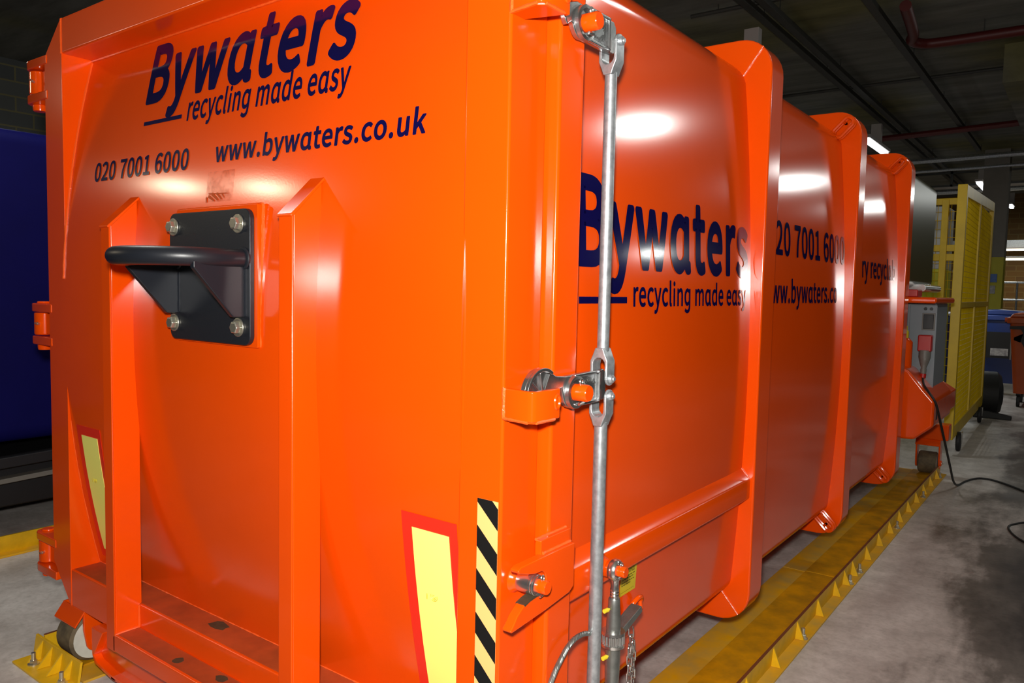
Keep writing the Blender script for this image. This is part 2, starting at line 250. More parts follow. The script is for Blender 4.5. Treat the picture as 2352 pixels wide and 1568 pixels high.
# ------------------------------------------------------------------ lettering
GLYPH = json.loads(r'''{"B":[0.23,[[[0.035,0.086,0.035,0.0,0.063,0.0],[0.09,0.0,0.117,0.0,0.174,0.0],[0.214,0.025,0.214,0.075,0.214,0.11],[0.193,0.131,0.162,0.137,0.162,0.137],[0.162,0.138,0.162,0.138,0.186,0.146],[0.2,0.168,0.2,0.194,0.2,0.239],[0.163,0.257,0.111,0.257,0.086,0.257],[0.061,0.257,0.035,0.257,0.035,0.171]],[[0.08,0.148,0.068,0.148,0.068,0.176],[0.068,0.203,0.068,0.231,0.081,0.231],[0.094,0.231,0.107,0.231,0.147,0.231],[0.168,0.22,0.168,0.19,0.168,0.164],[0.15,0.148,0.106,0.148,0.093,0.148]],[[0.083,0.026,0.068,0.026,0.068,0.058],[0.068,0.09,0.068,0.123,0.083,0.123],[0.097,0.123,0.112,0.123,0.158,0.123],[0.182,0.108,0.182,0.076,0.182,0.042],[0.157,0.026,0.112,0.026,0.097,0.026]]]],"y":[0.182,[[[0.027,-0.082,0.035,-0.082,0.073,-0.082],[0.093,-0.053,0.106,-0.016,0.13,0.053],[0.154,0.121,0.178,0.19,0.167,0.19],[0.157,0.19,0.147,0.19,0.135,0.155],[0.124,0.12,0.112,0.085,0.107,0.068],[0.102,0.048,0.097,0.031,0.096,0.031],[0.096,0.031,0.095,0.031,0.089,0.049],[0.082,0.068,0.076,0.085,0.063,0.12],[0.051,0.155,0.038,0.19,0.027,0.19],[0.016,0.19,0.005,0.19,0.03,0.127],[0.055,0.063,0.081,-0.0,0.079,-0.005],[0.078,-0.01,0.077,-0.015,0.069,-0.038],[0.055,-0.056,0.034,-0.056,0.029,-0.056],[0.023,-0.054,0.019,-0.053,0.017,-0.061],[0.015,-0.07,0.013,-0.078,0.019,-0.081]]]],"w":[0.281,[[[0.045,0.063,0.062,0.0,0.075,0.0],[0.087,0.0,0.099,0.0,0.108,0.034],[0.117,0.068,0.126,0.102,0.131,0.12],[0.135,0.138,0.139,0.157,0.14,0.157],[0.141,0.157,0.141,0.157,0.146,0.138],[0.149,0.12,0.154,0.103,0.163,0.068],[0.172,0.034,0.181,0.0,0.194,0.0],[0.207,0.0,0.22,0.0,0.237,0.063],[0.255,0.127,0.272,0.19,0.261,0.19],[0.251,0.19,0.241,0.19,0.232,0.153],[0.222,0.117,0.213,0.08,0.209,0.062],[0.206,0.045,0.202,0.027,0.201,0.027],[0.201,0.027,0.2,0.027,0.195,0.045],[0.191,0.062,0.187,0.08,0.177,0.117],[0.167,0.153,0.157,0.19,0.146,0.19],[0.136,0.19,0.126,0.19,0.116,0.153],[0.106,0.117,0.096,0.08,0.091,0.062],[0.087,0.045,0.083,0.027,0.083,0.027],[0.082,0.027,0.082,0.027,0.078,0.045],[0.074,0.062,0.07,0.08,0.061,0.117],[0.051,0.153,0.042,0.19,0.031,0.19],[0.02,0.19,0.009,0.19,0.027,0.127]]]],"ɑ":[0.219,[[[0.049,-0.005,0.097,-0.005,0.121,-0.005],[0.141,0.008,0.155,0.023,0.156,0.023],[0.156,0.023,0.157,0.023,0.16,0.003],[0.17,-0.005,0.187,-0.005,0.194,-0.005],[0.199,-0.003,0.204,-0.002,0.202,0.006],[0.201,0.015,0.2,0.023,0.196,0.022],[0.195,0.022,0.193,0.022,0.188,0.022],[0.185,0.026,0.185,0.036,0.185,0.087],[0.185,0.139,0.185,0.19,0.176,0.19],[0.168,0.19,0.159,0.19,0.158,0.184],[0.157,0.178,0.156,0.172,0.156,0.172],[0.156,0.172,0.155,0.172,0.139,0.187],[0.123,0.195,0.102,0.195,0.057,0.195],[0.019,0.157,0.019,0.095,0.019,0.032]],[[0.121,0.022,0.104,0.022,0.071,0.022],[0.051,0.049,0.051,0.095,0.051,0.139],[0.076,0.168,0.106,0.168,0.122,0.168],[0.137,0.162,0.153,0.148,0.153,0.115],[0.153,0.082,0.153,0.048,0.137,0.031]]]],"t":[0.132,[[[0.051,-0.005,0.092,-0.005,0.104,-0.005],[0.116,-0.001,0.127,0.002,0.125,0.011],[0.123,0.019,0.121,0.027,0.114,0.024],[0.106,0.021,0.099,0.021,0.077,0.021],[0.07,0.035,0.07,0.058,0.07,0.093],[0.07,0.129,0.07,0.164,0.087,0.164],[0.104,0.164,0.121,0.164,0.121,0.173],[0.121,0.181,0.121,0.19,0.104,0.19],[0.087,0.19,0.07,0.19,0.07,0.208],[0.07,0.226,0.07,0.244,0.061,0.244],[0.052,0.244,0.043,0.244,0.042,0.226],[0.041,0.208,0.04,0.19,0.03,0.19],[0.019,0.189,0.009,0.188,0.009,0.18],[0.009,0.172,0.009,0.164,0.019,0.164],[0.028,0.164,0.038,0.164,0.038,0.129],[0.038,0.094,0.038,0.059,0.038,0.021]]]],"e":[0.194,[[[0.058,-0.005,0.109,-0.005,0.135,-0.005],[0.155,0.004,0.172,0.015,0.168,0.022],[0.164,0.029,0.16,0.036,0.146,0.027],[0.131,0.021,0.113,0.021,0.077,0.021],[0.052,0.047,0.05,0.088,0.092,0.088],[0.135,0.088,0.178,0.088,0.179,0.092],[0.179,0.099,0.179,0.106,0.179,0.16],[0.152,0.195,0.103,0.195,0.06,0.195],[0.018,0.157,0.018,0.095,0.018,0.032]],[[0.083,0.11,0.049,0.11,0.053,0.148],[0.077,0.169,0.104,0.169,0.134,0.169],[0.151,0.149,0.151,0.11,0.117,0.11]]]],"r":[0.136,[[[0.032,0.063,0.032,0.0,0.043,0.0],[0.054,0.0,0.064,0.0,0.064,0.041],[0.064,0.081,0.064,0.122,0.077,0.154],[0.096,0.166,0.112,0.166,0.12,0.166],[0.124,0.165,0.131,0.163,0.133,0.172],[0.135,0.182,0.137,0.191,0.131,0.194],[0.125,0.195,0.116,0.195,0.095,0.195],[0.076,0.18,0.062,0.155,0.062,0.155],[0.062,0.155,0.062,0.155,0.061,0.167],[0.06,0.179,0.058,0.19,0.05,0.19],[0.041,0.19,0.032,0.19,0.032,0.127]]]],"s":[0.164,[[[0.055,-0.005,0.082,-0.005,0.127,-0.005],[0.151,0.021,0.151,0.052,0.151,0.088],[0.121,0.099,0.093,0.11,0.072,0.118],[0.052,0.125,0.052,0.143,0.052,0.158],[0.063,0.17,0.088,0.17,0.104,0.17],[0.118,0.163,0.131,0.153,0.136,0.16],[0.141,0.167,0.146,0.173,0.132,0.185],[0.111,0.195,0.087,0.195,0.046,0.195],[0.022,0.171,0.022,0.141,0.022,0.109],[0.05,0.096,0.077,0.086,0.098,0.078],[0.12,0.069,0.12,0.05,0.12,0.034],[0.108,0.02,0.083,0.02,0.06,0.02],[0.043,0.029,0.027,0.043,0.021,0.036],[0.016,0.029,0.011,0.022,0.029,0.007]]]],"c":[0.178,[[[0.057,-0.005,0.107,-0.005,0.13,-0.005],[0.152,0.005,0.169,0.019,0.164,0.026],[0.159,0.034,0.155,0.041,0.143,0.03],[0.127,0.022,0.11,0.022,0.075,0.022],[0.051,0.051,0.051,0.095,0.051,0.139],[0.076,0.168,0.111,0.168,0.126,0.168],[0.138,0.161,0.149,0.152,0.154,0.159],[0.16,0.166,0.165,0.173,0.152,0.185],[0.134,0.195,0.11,0.195,0.061,0.195],[0.018,0.158,0.018,0.095,0.018,0.032]]]],"l":[0.099,[[[0.042,-0.005,0.066,-0.005,0.075,-0.005],[0.08,-0.003,0.084,-0.002,0.083,0.006],[0.081,0.015,0.08,0.023,0.076,0.022],[0.075,0.022,0.073,0.022,0.068,0.022],[0.064,0.026,0.064,0.036,0.064,0.117],[0.064,0.198,0.064,0.279,0.054,0.279],[0.043,0.279,0.032,0.279,0.032,0.198],[0.032,0.118,0.032,0.038,0.032,0.011]]]],"i":[0.096,[[[0.032,0.063,0.032,0.0,0.043,0.0],[0.054,0.0,0.064,0.0,0.064,0.063],[0.064,0.127,0.064,0.19,0.054,0.19],[0.043,0.19,0.032,0.19,0.032,0.127]],[[0.036,0.229,0.048,0.229,0.061,0.229],[0.07,0.238,0.07,0.251,0.07,0.263],[0.061,0.271,0.048,0.271,0.036,0.271],[0.027,0.263,0.027,0.251,0.027,0.238]]]],"n":[0.213,[[[0.032,0.063,0.032,0.0,0.043,0.0],[0.054,0.0,0.064,0.0,0.064,0.046],[0.064,0.092,0.064,0.138,0.083,0.157],[0.097,0.167,0.116,0.167,0.141,0.167],[0.152,0.152,0.152,0.116,0.152,0.077],[0.152,0.039,0.152,0.0,0.163,0.0],[0.174,0.0,0.184,0.0,0.184,0.04],[0.184,0.08,0.184,0.12,0.184,0.169],[0.166,0.195,0.126,0.195,0.1,0.195],[0.08,0.181,0.062,0.162,0.062,0.162],[0.062,0.162,0.062,0.162,0.061,0.172],[0.06,0.181,0.058,0.19,0.05,0.19],[0.041,0.19,0.032,0.19,0.032,0.127]]]],"m":[0.324,[[[0.032,0.063,0.032,0.0,0.043,0.0],[0.054,0.0,0.064,0.0,0.064,0.046],[0.064,0.092,0.064,0.138,0.082,0.158],[0.098,0.167,0.112,0.167,0.136,0.167],[0.147,0.152,0.147,0.116,0.147,0.077],[0.147,0.039,0.147,0.0,0.158,0.0],[0.169,0.0,0.179,0.0,0.179,0.046],[0.179,0.092,0.179,0.138,0.197,0.158],[0.213,0.167,0.227,0.167,0.251,0.167],[0.263,0.152,0.263,0.116,0.263,0.077],[0.263,0.039,0.263,0.0,0.273,0.0],[0.284,0.0,0.294,0.0,0.294,0.04],[0.294,0.08,0.294,0.12,0.294,0.169],[0.276,0.195,0.237,0.195,0.214,0.195],[0.194,0.18,0.174,0.159,0.166,0.181],[0.151,0.195,0.121,0.195,0.099,0.195],[0.079,0.181,0.062,0.162,0.062,0.162],[0.062,0.162,0.062,0.162,0.061,0.172],[0.06,0.181,0.058,0.19,0.05,0.19],[0.041,0.19,0.032,0.19,0.032,0.127]]]],"d":[0.217,[[[0.049,-0.005,0.097,-0.005,0.12,-0.005],[0.14,0.008,0.155,0.022,0.155,0.022],[0.155,0.022,0.156,0.022,0.157,0.015],[0.158,0.007,0.159,0.0,0.167,0.0],[0.176,0.0,0.185,0.0,0.185,0.093],[0.185,0.186,0.185,0.279,0.174,0.279],[0.163,0.279,0.153,0.279,0.153,0.254],[0.153,0.23,0.153,0.206,0.153,0.195],[0.154,0.184,0.154,0.173,0.138,0.187],[0.123,0.195,0.101,0.195,0.057,0.195],[0.019,0.157,0.019,0.095,0.019,0.032]],[[0.121,0.022,0.104,0.022,0.071,0.022],[0.051,0.049,0.051,0.095,0.051,0.139],[0.076,0.168,0.106,0.168,0.122,0.168],[0.137,0.162,0.153,0.148,0.153,0.115],[0.153,0.082,0.153,0.048,0.137,0.031]]]],".":[0.097,[[[0.036,-0.005,0.049,-0.005,0.061,-0.005],[0.072,0.005,0.072,0.02,0.072,0.034],[0.061,0.044,0.049,0.044,0.036,0.044],[0.026,0.034,0.026,0.02,0.026,0.005]]]],"o":[0.212,[[[0.06,-0.005,0.106,-0.005,0.153,-0.005],[0.194,0.032,0.194,0.095,0.194,0.158],[0.153,0.195,0.106,0.195,0.06,0.195],[0.018,0.158,0.018,0.095,0.018,0.032]],[[0.139,0.022,0.106,0.022,0.073,0.022],[0.051,0.051,0.051,0.095,0.051,0.139],[0.073,0.168,0.106,0.168,0.139,0.168],[0.161,0.139,0.161,0.095,0.161,0.051]]]],"u":[0.212,[[[0.048,-0.005,0.088,-0.005,0.114,-0.005],[0.133,0.009,0.151,0.03,0.151,0.03],[0.151,0.03,0.152,0.03,0.152,0.02],[0.153,0.01,0.154,0.0,0.163,0.0],[0.172,0.0,0.181,0.0,0.181,0.063],[0.181,0.127,0.181,0.19,0.17,0.19],[0.159,0.19,0.149,0.19,0.149,0.145],[0.149,0.1,0.149,0.055,0.131,0.033],[0.117,0.023,0.097,0.023,0.072,0.023],[0.062,0.038,0.062,0.074,0.062,0.112],[0.062,0.151,0.062,0.19,0.051,0.19],[0.04,0.19,0.029,0.19,0.029,0.15],[0.029,0.11,0.029,0.07,0.029,0.021]]]],"k":[0.193,[[[0.032,0.093,0.032,0.0,0.043,0.0],[0.053,0.0,0.064,0.0,0.064,0.017],[0.064,0.033,0.064,0.05,0.076,0.064],[0.088,0.078,0.099,0.092,0.118,0.061],[0.137,0.031,0.155,0.0,0.167,0.0],[0.178,0.0,0.19,0.0,0.166,0.038],[0.142,0.076,0.118,0.113,0.139,0.139],[0.16,0.165,0.181,0.19,0.169,0.19],[0.158,0.19,0.146,0.19,0.119,0.157],[0.092,0.123,0.065,0.09,0.065,0.09],[0.064,0.09,0.064,0.09,0.064,0.153],[0.064,0.216,0.064,0.279,0.053,0.279],[0.043,0.279,0.032,0.279,0.032,0.186]]]],"0":[0.194,[[[0.048,-0.005,0.097,-0.005,0.146,-0.005],[0.177,0.04,0.177,0.129,0.177,0.218],[0.146,0.261,0.097,0.261,0.048,0.261],[0.018,0.218,0.018,0.129,0.018,0.04]],[[0.126,0.021,0.097,0.021,0.068,0.021],[0.048,0.054,0.048,0.129,0.048,0.204],[0.068,0.236,0.097,0.236,0.126,0.236],[0.146,0.204,0.146,0.129,0.146,0.054]]]],"1":[0.194,[[[0.031,0.009,0.031,0.0,0.078,0.0],[0.125,0.0,0.172,0.0,0.172,0.009],[0.172,0.018,0.172,0.027,0.154,0.027],[0.137,0.027,0.12,0.027,0.12,0.103],[0.12,0.18,0.12,0.257,0.112,0.257],[0.104,0.257,0.096,0.257,0.082,0.249],[0.065,0.243,0.042,0.238,0.042,0.232],[0.042,0.225,0.042,0.218,0.058,0.218],[0.073,0.218,0.088,0.218,0.088,0.154],[0.088,0.09,0.088,0.027,0.069,0.027],[0.05,0.027,0.031,0.027,0.031,0.018]]]],"2":[0.194,[[[0.015,0.006,0.015,0.0,0.069,0.0],[0.123,0.0,0.177,0.0,0.177,0.009],[0.177,0.018,0.177,0.028,0.153,0.028],[0.129,0.028,0.106,0.028,0.093,0.028],[0.077,0.026,0.064,0.025,0.124,0.082],[0.165,0.134,0.165,0.186,0.165,0.231],[0.136,0.261,0.09,0.261,0.057,0.261],[0.035,0.246,0.014,0.224,0.02,0.218],[0.026,0.212,0.033,0.206,0.047,0.223],[0.065,0.235,0.086,0.235,0.118,0.235],[0.133,0.214,0.133,0.185,0.133,0.14],[0.096,0.089,0.015,0.019,0.015,0.013]]]],"7":[0.194,[[[0.074,0.097,0.069,0.0,0.08,0.0],[0.092,0.0,0.103,0.0,0.107,0.1],[0.118,0.16,0.178,0.237,0.178,0.244],[0.178,0.25,0.178,0.257,0.124,0.257],[0.071,0.257,0.017,0.257,0.017,0.248],[0.017,0.238,0.017,0.229,0.059,0.229],[0.1,0.229,0.142,0.229,0.091,0.159]]]]," ":[0.078,[]],"6":[0.194,[[[0.056,-0.005,0.105,-0.005,0.145,-0.005],[0.179,0.029,0.179,0.079,0.179,0.133],[0.151,0.159,0.108,0.159,0.088,0.159],[0.065,0.148,0.05,0.129,0.051,0.208],[0.08,0.235,0.116,0.235,0.131,0.235],[0.147,0.227,0.157,0.215,0.163,0.222],[0.169,0.228,0.175,0.235,0.16,0.25],[0.141,0.261,0.114,0.261,0.065,0.261],[0.02,0.223,0.02,0.123,0.02,0.038]],[[0.054,0.05,0.05,0.103,0.067,0.127],[0.087,0.136,0.103,0.136,0.134,0.136],[0.149,0.113,0.149,0.079,0.149,0.044],[0.13,0.021,0.105,0.021,0.073,0.021]]]],"b":[0.216,[[[0.098,-0.005,0.116,-0.005,0.159,-0.005],[0.199,0.033,0.199,0.098,0.199,0.157],[0.172,0.195,0.123,0.195,0.102,0.195],[0.081,0.183,0.063,0.168,0.063,0.18],[0.064,0.191,0.064,0.202,0.064,0.228],[0.064,0.253,0.064,0.279,0.054,0.279],[0.043,0.279,0.032,0.279,0.032,0.186],[0.032,0.093,0.032,0.0,0.041,0.0],[0.049,0.0,0.058,0.0,0.059,0.007],[0.06,0.013,0.061,0.02,0.061,0.02],[0.062,0.02,0.062,0.02,0.078,0.005]],[[0.142,0.022,0.111,0.022,0.098,0.022],[0.081,0.027,0.064,0.042,0.064,0.075],[0.064,0.109,0.064,0.142,0.082,0.159],[0.099,0.168,0.115,0.168,0.151,0.168],[0.165,0.14,0.165,0.098,0.165,0.051]]]],"W":[0.307,[[[0.045,0.086,0.063,0.0,0.076,0.0],[0.089,0.0,0.102,0.0,0.115,0.052],[0.127,0.103,0.14,0.155,0.144,0.175],[0.149,0.194,0.153,0.213,0.153,0.213],[0.154,0.213,0.154,0.213,0.159,0.194],[0.162,0.175,0.167,0.155,0.18,0.103],[0.193,0.052,0.206,0.0,0.219,0.0],[0.232,0.0,0.245,0.0,0.263,0.086],[0.28,0.171,0.298,0.257,0.288,0.257],[0.277,0.257,0.267,0.257,0.258,0.21],[0.249,0.164,0.239,0.117,0.235,0.089],[0.23,0.062,0.225,0.034,0.225,0.034],[0.224,0.034,0.223,0.034,0.217,0.062],[0.211,0.09,0.205,0.117,0.193,0.164],[0.181,0.21,0.169,0.257,0.16,0.257],[0.15,0.257,0.14,0.257,0.128,0.21],[0.116,0.164,0.104,0.117,0.098,0.089],[0.092,0.062,0.086,0.034,0.086,0.034],[0.085,0.034,0.085,0.034,0.079,0.062],[0.075,0.089,0.069,0.117,0.06,0.164],[0.051,0.21,0.042,0.257,0.031,0.257],[0.02,0.257,0.009,0.257,0.027,0.171]]]],"A":[0.213,[[[0.03,0.086,0.001,0.0,0.012,0.0],[0.023,0.0,0.034,0.0,0.042,0.026],[0.051,0.052,0.059,0.078,0.09,0.078],[0.121,0.078,0.153,0.078,0.161,0.052],[0.169,0.026,0.177,0.0,0.189,0.0],[0.2,0.0,0.211,0.0,0.182,0.086],[0.153,0.171,0.124,0.257,0.112,0.257],[0.1,0.257,0.088,0.257,0.059,0.171]],[[0.093,0.104,0.067,0.104,0.071,0.117],[0.075,0.13,0.079,0.144,0.089,0.173],[0.097,0.2,0.105,0.23,0.106,0.23],[0.106,0.23,0.106,0.23,0.115,0.201],[0.123,0.173,0.132,0.144,0.136,0.13],[0.141,0.117,0.145,0.104,0.119,0.104]]]],"R":[0.222,[[[0.082,0.135,0.068,0.135,0.068,0.167],[0.068,0.199,0.068,0.23,0.082,0.23],[0.096,0.23,0.111,0.23,0.151,0.23],[0.173,0.218,0.173,0.185,0.173,0.151],[0.151,0.135,0.111,0.135,0.096,0.135]],[[0.155,0.036,0.176,0.0,0.188,0.0],[0.2,0.0,0.213,0.0,0.191,0.037],[0.169,0.075,0.147,0.112,0.182,0.121],[0.205,0.145,0.205,0.185,0.205,0.238],[0.168,0.257,0.116,0.257,0.089,0.257],[0.062,0.257,0.035,0.257,0.035,0.171],[0.035,0.086,0.035,0.0,0.046,0.0],[0.057,0.0,0.068,0.0,0.068,0.036],[0.068,0.073,0.068,0.109,0.083,0.109],[0.098,0.109,0.114,0.109,0.135,0.073]]]],"N":[0.253,[[[0.035,0.086,0.035,0.0,0.046,0.0],[0.056,0.0,0.066,0.0,0.066,0.045],[0.066,0.09,0.066,0.135,0.066,0.162],[0.063,0.189,0.062,0.215,0.062,0.215],[0.063,0.215,0.063,0.215,0.073,0.197],[0.082,0.18,0.091,0.162,0.122,0.108],[0.153,0.054,0.185,0.0,0.196,0.0],[0.207,0.0,0.218,0.0,0.218,0.086],[0.218,0.171,0.218,0.257,0.208,0.257],[0.197,0.257,0.187,0.257,0.187,0.212],[0.187,0.168,0.187,0.123,0.187,0.097],[0.189,0.068,0.192,0.042,0.191,0.042],[0.19,0.042,0.19,0.042,0.181,0.06],[0.171,0.077,0.162,0.095,0.131,0.149],[0.1,0.203,0.068,0.257,0.057,0.257],[0.046,0.257,0.035,0.257,0.035,0.171]]]],"I":[0.102,[[[0.035,0.086,0.035,0.0,0.046,0.0],[0.057,0.0,0.068,0.0,0.068,0.086],[0.068,0.171,0.068,0.257,0.057,0.257],[0.046,0.257,0.035,0.257,0.035,0.171]]]],"G":[0.241,[[[0.069,-0.005,0.136,-0.005,0.171,-0.005],[0.199,0.008,0.215,0.025,0.215,0.061],[0.215,0.097,0.215,0.133,0.187,0.133],[0.159,0.133,0.131,0.133,0.131,0.124],[0.131,0.115,0.131,0.106,0.149,0.106],[0.167,0.106,0.186,0.106,0.186,0.084],[0.186,0.061,0.186,0.039,0.175,0.029],[0.158,0.024,0.139,0.024,0.084,0.024],[0.054,0.064,0.054,0.129,0.054,0.193],[0.087,0.233,0.139,0.233,0.165,0.233],[0.181,0.222,0.194,0.209,0.2,0.216],[0.206,0.223,0.212,0.23,0.197,0.245],[0.174,0.261,0.138,0.261,0.07,0.261],[0.02,0.211,0.02,0.128,0.02,0.045]]]],"ɡ":[0.217,[[[0.077,-0.086,0.101,-0.086,0.154,-0.086],[0.185,-0.057,0.185,-0.008,0.185,0.058],[0.185,0.124,0.185,0.19,0.176,0.19],[0.167,0.19,0.159,0.19,0.158,0.184],[0.157,0.178,0.155,0.173,0.155,0.173],[0.155,0.173,0.154,0.173,0.139,0.187],[0.123,0.195,0.102,0.195,0.058,0.195],[0.019,0.157,0.019,0.098,0.019,0.038],[0.049,0.002,0.097,0.002,0.119,0.002],[0.139,0.013,0.153,0.028,0.153,0.016],[0.153,0.004,0.153,-0.008,0.152,-0.04],[0.136,-0.061,0.101,-0.061,0.082,-0.061],[0.063,-0.055,0.044,-0.043,0.04,-0.05],[0.036,-0.058,0.032,-0.065,0.053,-0.079]],[[0.121,0.028,0.104,0.028,0.071,0.028],[0.051,0.055,0.051,0.098,0.051,0.139],[0.076,0.168,0.106,0.168,0.122,0.168],[0.137,0.162,0.153,0.148,0.153,0.117],[0.153,0.086,0.153,0.055,0.137,0.037]]]]}''')
def outline(sp, k=5):
    out = []; n = len(sp)
    for i in range(n):
        p, q = sp[i], sp[(i+1) % n]
        a, b, c, d = (p[2], p[3]), (p[4], p[5]), (q[0], q[1]), (q[2], q[3])
        straight = abs((b[0]-a[0])*(d[1]-a[1])-(b[1]-a[1])*(d[0]-a[0])) < 1e-5 and abs((c[0]-a[0])*(d[1]-a[1])-(c[1]-a[1])*(d[0]-a[0])) < 1e-5
        for j in range(1 if straight else k):
            t = j/(1 if straight else k); s = 1-t
            out.append((s**3*a[0]+3*s*s*t*b[0]+3*s*t*t*c[0]+t**3*d[0], s**3*a[1]+3*s*s*t*b[1]+3*s*t*t*c[1]+t**3*d[1]))
    res = []
    for p in out:
        if not res or math.hypot(p[0]-res[-1][0], p[1]-res[-1][1]) > 1e-4: res.append(p)
    if math.hypot(res[0][0]-res[-1][0], res[0][1]-res[-1][1]) < 1e-4: res.pop()
    return res
def area2(p): return sum(p[i-1][0]*p[i][1]-p[i][0]*p[i-1][1] for i in range(len(p)))
def fill_glyph(polys):
    cu = bpy.data.curves.new('lettering', 'CURVE'); cu.dimensions = '2D'; cu.fill_mode = 'BOTH'
    for p in polys:
        sp = cu.splines.new('POLY'); sp.points.add(len(p)-1); sp.use_cyclic_u = True
        for q, w in zip(sp.points, p): q.co = (w[0], w[1], 0, 1)
    o = bpy.data.objects.new('lettering', cu); COL.objects.link(o); me = o.to_mesh()
    r = ([tuple(v.co) for v in me.vertices], [tuple(f.vertices) for f in me.polygons], sum(f.area for f in me.polygons))
    o.to_mesh_clear(); bpy.data.objects.remove(o); bpy.data.curves.remove(cu); return r
def letters(s, bold, track=0):
    """flat lettering as a mesh in glyph units; also the left and right edge of every character"""
    x = 0; ed = []; bm = bmesh.new()
    for ch in s:
        adv, sps = GLYPH[ch]; lo, hi = 1e9, -1e9
        if sps:
            pl = [outline(sp, 6) for sp in sps]; vs, fs, _ = fill_glyph(pl)
            vv = [bm.verts.new((v[0]+x, v[1], 0)) for v in vs]
            for f in fs: bm.faces.new([vv[i] for i in f])
            sg = 1 if area2(max(pl, key=lambda q: abs(area2(q)))) > 0 else -1
            for p in pl:                                    # thicken the strokes by a rounded border round every outline
                n = len(p); mid = [bm.verts.new((a[0]+x, a[1], 0)) for a in p]
                nr = [Vector((p[(i+1) % n][1]-p[i][1], p[i][0]-p[(i+1) % n][0])).normalized()*bold*sg for i in range(n)]
                o1 = [bm.verts.new((p[i][0]+x+nr[i].x, p[i][1]+nr[i].y, 0)) for i in range(n)]
                o2 = [bm.verts.new((p[(i+1) % n][0]+x+nr[i].x, p[(i+1) % n][1]+nr[i].y, 0)) for i in range(n)]
                for i in range(n):
                    bm.faces.new((mid[i], mid[(i+1) % n], o2[i], o1[i])); a, b = nr[i-1], nr[i]
                    if (a.x*b.y-a.y*b.x)*sg > 1e-9:
                        prev = o2[i-1]; A = math.atan2(a.x*b.y-a.y*b.x, a.dot(b)); k = max(1, int(abs(A)/.35))
                        for q in range(1, k+1):
                            c, d = math.cos(A*q/k), math.sin(A*q/k); w = (a.x*c-a.y*d, a.x*d+a.y*c)
                            cur = o1[i] if q == k else bm.verts.new((p[i][0]+x+w[0], p[i][1]+w[1], 0))
                            bm.faces.new((mid[i], prev, cur)); prev = cur
            lo = min(a[0] for p in pl for a in p)+x-bold; hi = max(a[0] for p in pl for a in p)+x+bold
        ed.append((lo, hi)); x += adv+bold*1.6+track
    bmesh.ops.remove_doubles(bm, verts=bm.verts, dist=1e-5)
    return bm, ed
def lettering(s, bold, fn, ia, a, ib, b, base, capz, capu, parent, label, track=0, m=None, step=.02):
    """character ia's left edge lands on a, character ib's right edge on b; fn(u, z) gives the point on the bowed sheet"""
    bm, ed = letters(s, bold, track); k = (b-a)/(ed[ib][1]-ed[ia][0]); kz = (capz-base)/(capu+bold)
    for v in bm.verts: v.co = Vector((a+(v.co.x-ed[ia][0])*k, base+v.co.y*kz, 0))
    z = base-.1
    while z < capz+.05:
        g = list(bm.verts)+list(bm.edges)+list(bm.faces)
        bmesh.ops.bisect_plane(bm, geom=g, plane_co=(0, z, 0), plane_no=(0, 1, 0)); z += step
    for v in bm.verts: v.co = Vector(fn(v.co.x, v.co.y))
    o = obj('lettering', bm, m or NAVY, parent); o['label'] = label; return o

# ================================================================== SETTING
def struct(name, bm, m): return tag(obj(name, bm, m), kind='structure')
struct('floor', B(-11, 16, -9, 25, -.1, 0), FLOOR)
struct('ceiling', B(-11, 16, -9, 25, 4.6, 4.8), CEIL)
struct('wall_left', B(-11.2, -11, -9, 25, 0, 4.6), BLOCK)
struct('wall_back', B(-11, 16, 25, 25.2, 0, 4.6), BRICK)
struct('trim_1', B(.1, .62, 9.5, 25, 4.15, 4.6), CEIL)

# ================================================================== THE CONTAINER
ROOT = thing('waste_compactor_container', 'large orange steel waste container with ribbed sides, navy lettering and a hinged rear door', 'container', (-1.2, 2.4, .01))
def ypan(z): return .13*((z-1.44)/1.045)**2-.009
def xside(z): return -.013-.045*(z-1.3)**2
# body shell -----------------------------------------------------------------
def body_profile():
    R = []
    zs = [.415+i*(2.415-.415)/28 for i in range(29)]
    R += [(xside(z), z) for z in zs]
    x1 = xside(2.415); R += [(x1-.115*(1-math.cos(math.radians(a))), 2.415+.115*math.sin(math.radians(a))) for a in range(12, 91, 13)]
    x0 = xside(.415); bot = [(x0-.06*(1-math.cos(math.radians(a))), .415-.06*math.sin(math.radians(a))) for a in range(90, 11, -13)]
    right = bot+R
    return right+[(-2.4-x, z) for x, z in right[::-1]]
obj('body_shell', PR(body_profile(), .26, 4.80, 'y'), SIDE, ROOT, smooth=30)
# body rear frame (fixed) -----------------------------------------------------
obj('frame_post', B(-.11, .035, .152, .266, .24, 2.62), ORANGE, ROOT, .010, 3)
obj('frame_post', B(-2.435, -2.29, .152, .266, .24, 2.62), ORANGE, ROOT, .010, 3)
obj('frame_beam', B(-2.29, -.11, .152, .266, 2.49, 2.62), ORANGE, ROOT, .008)
obj('frame_beam', B(-2.29, -.11, .152, .266, .24, .40), ORANGE, ROOT, .008)
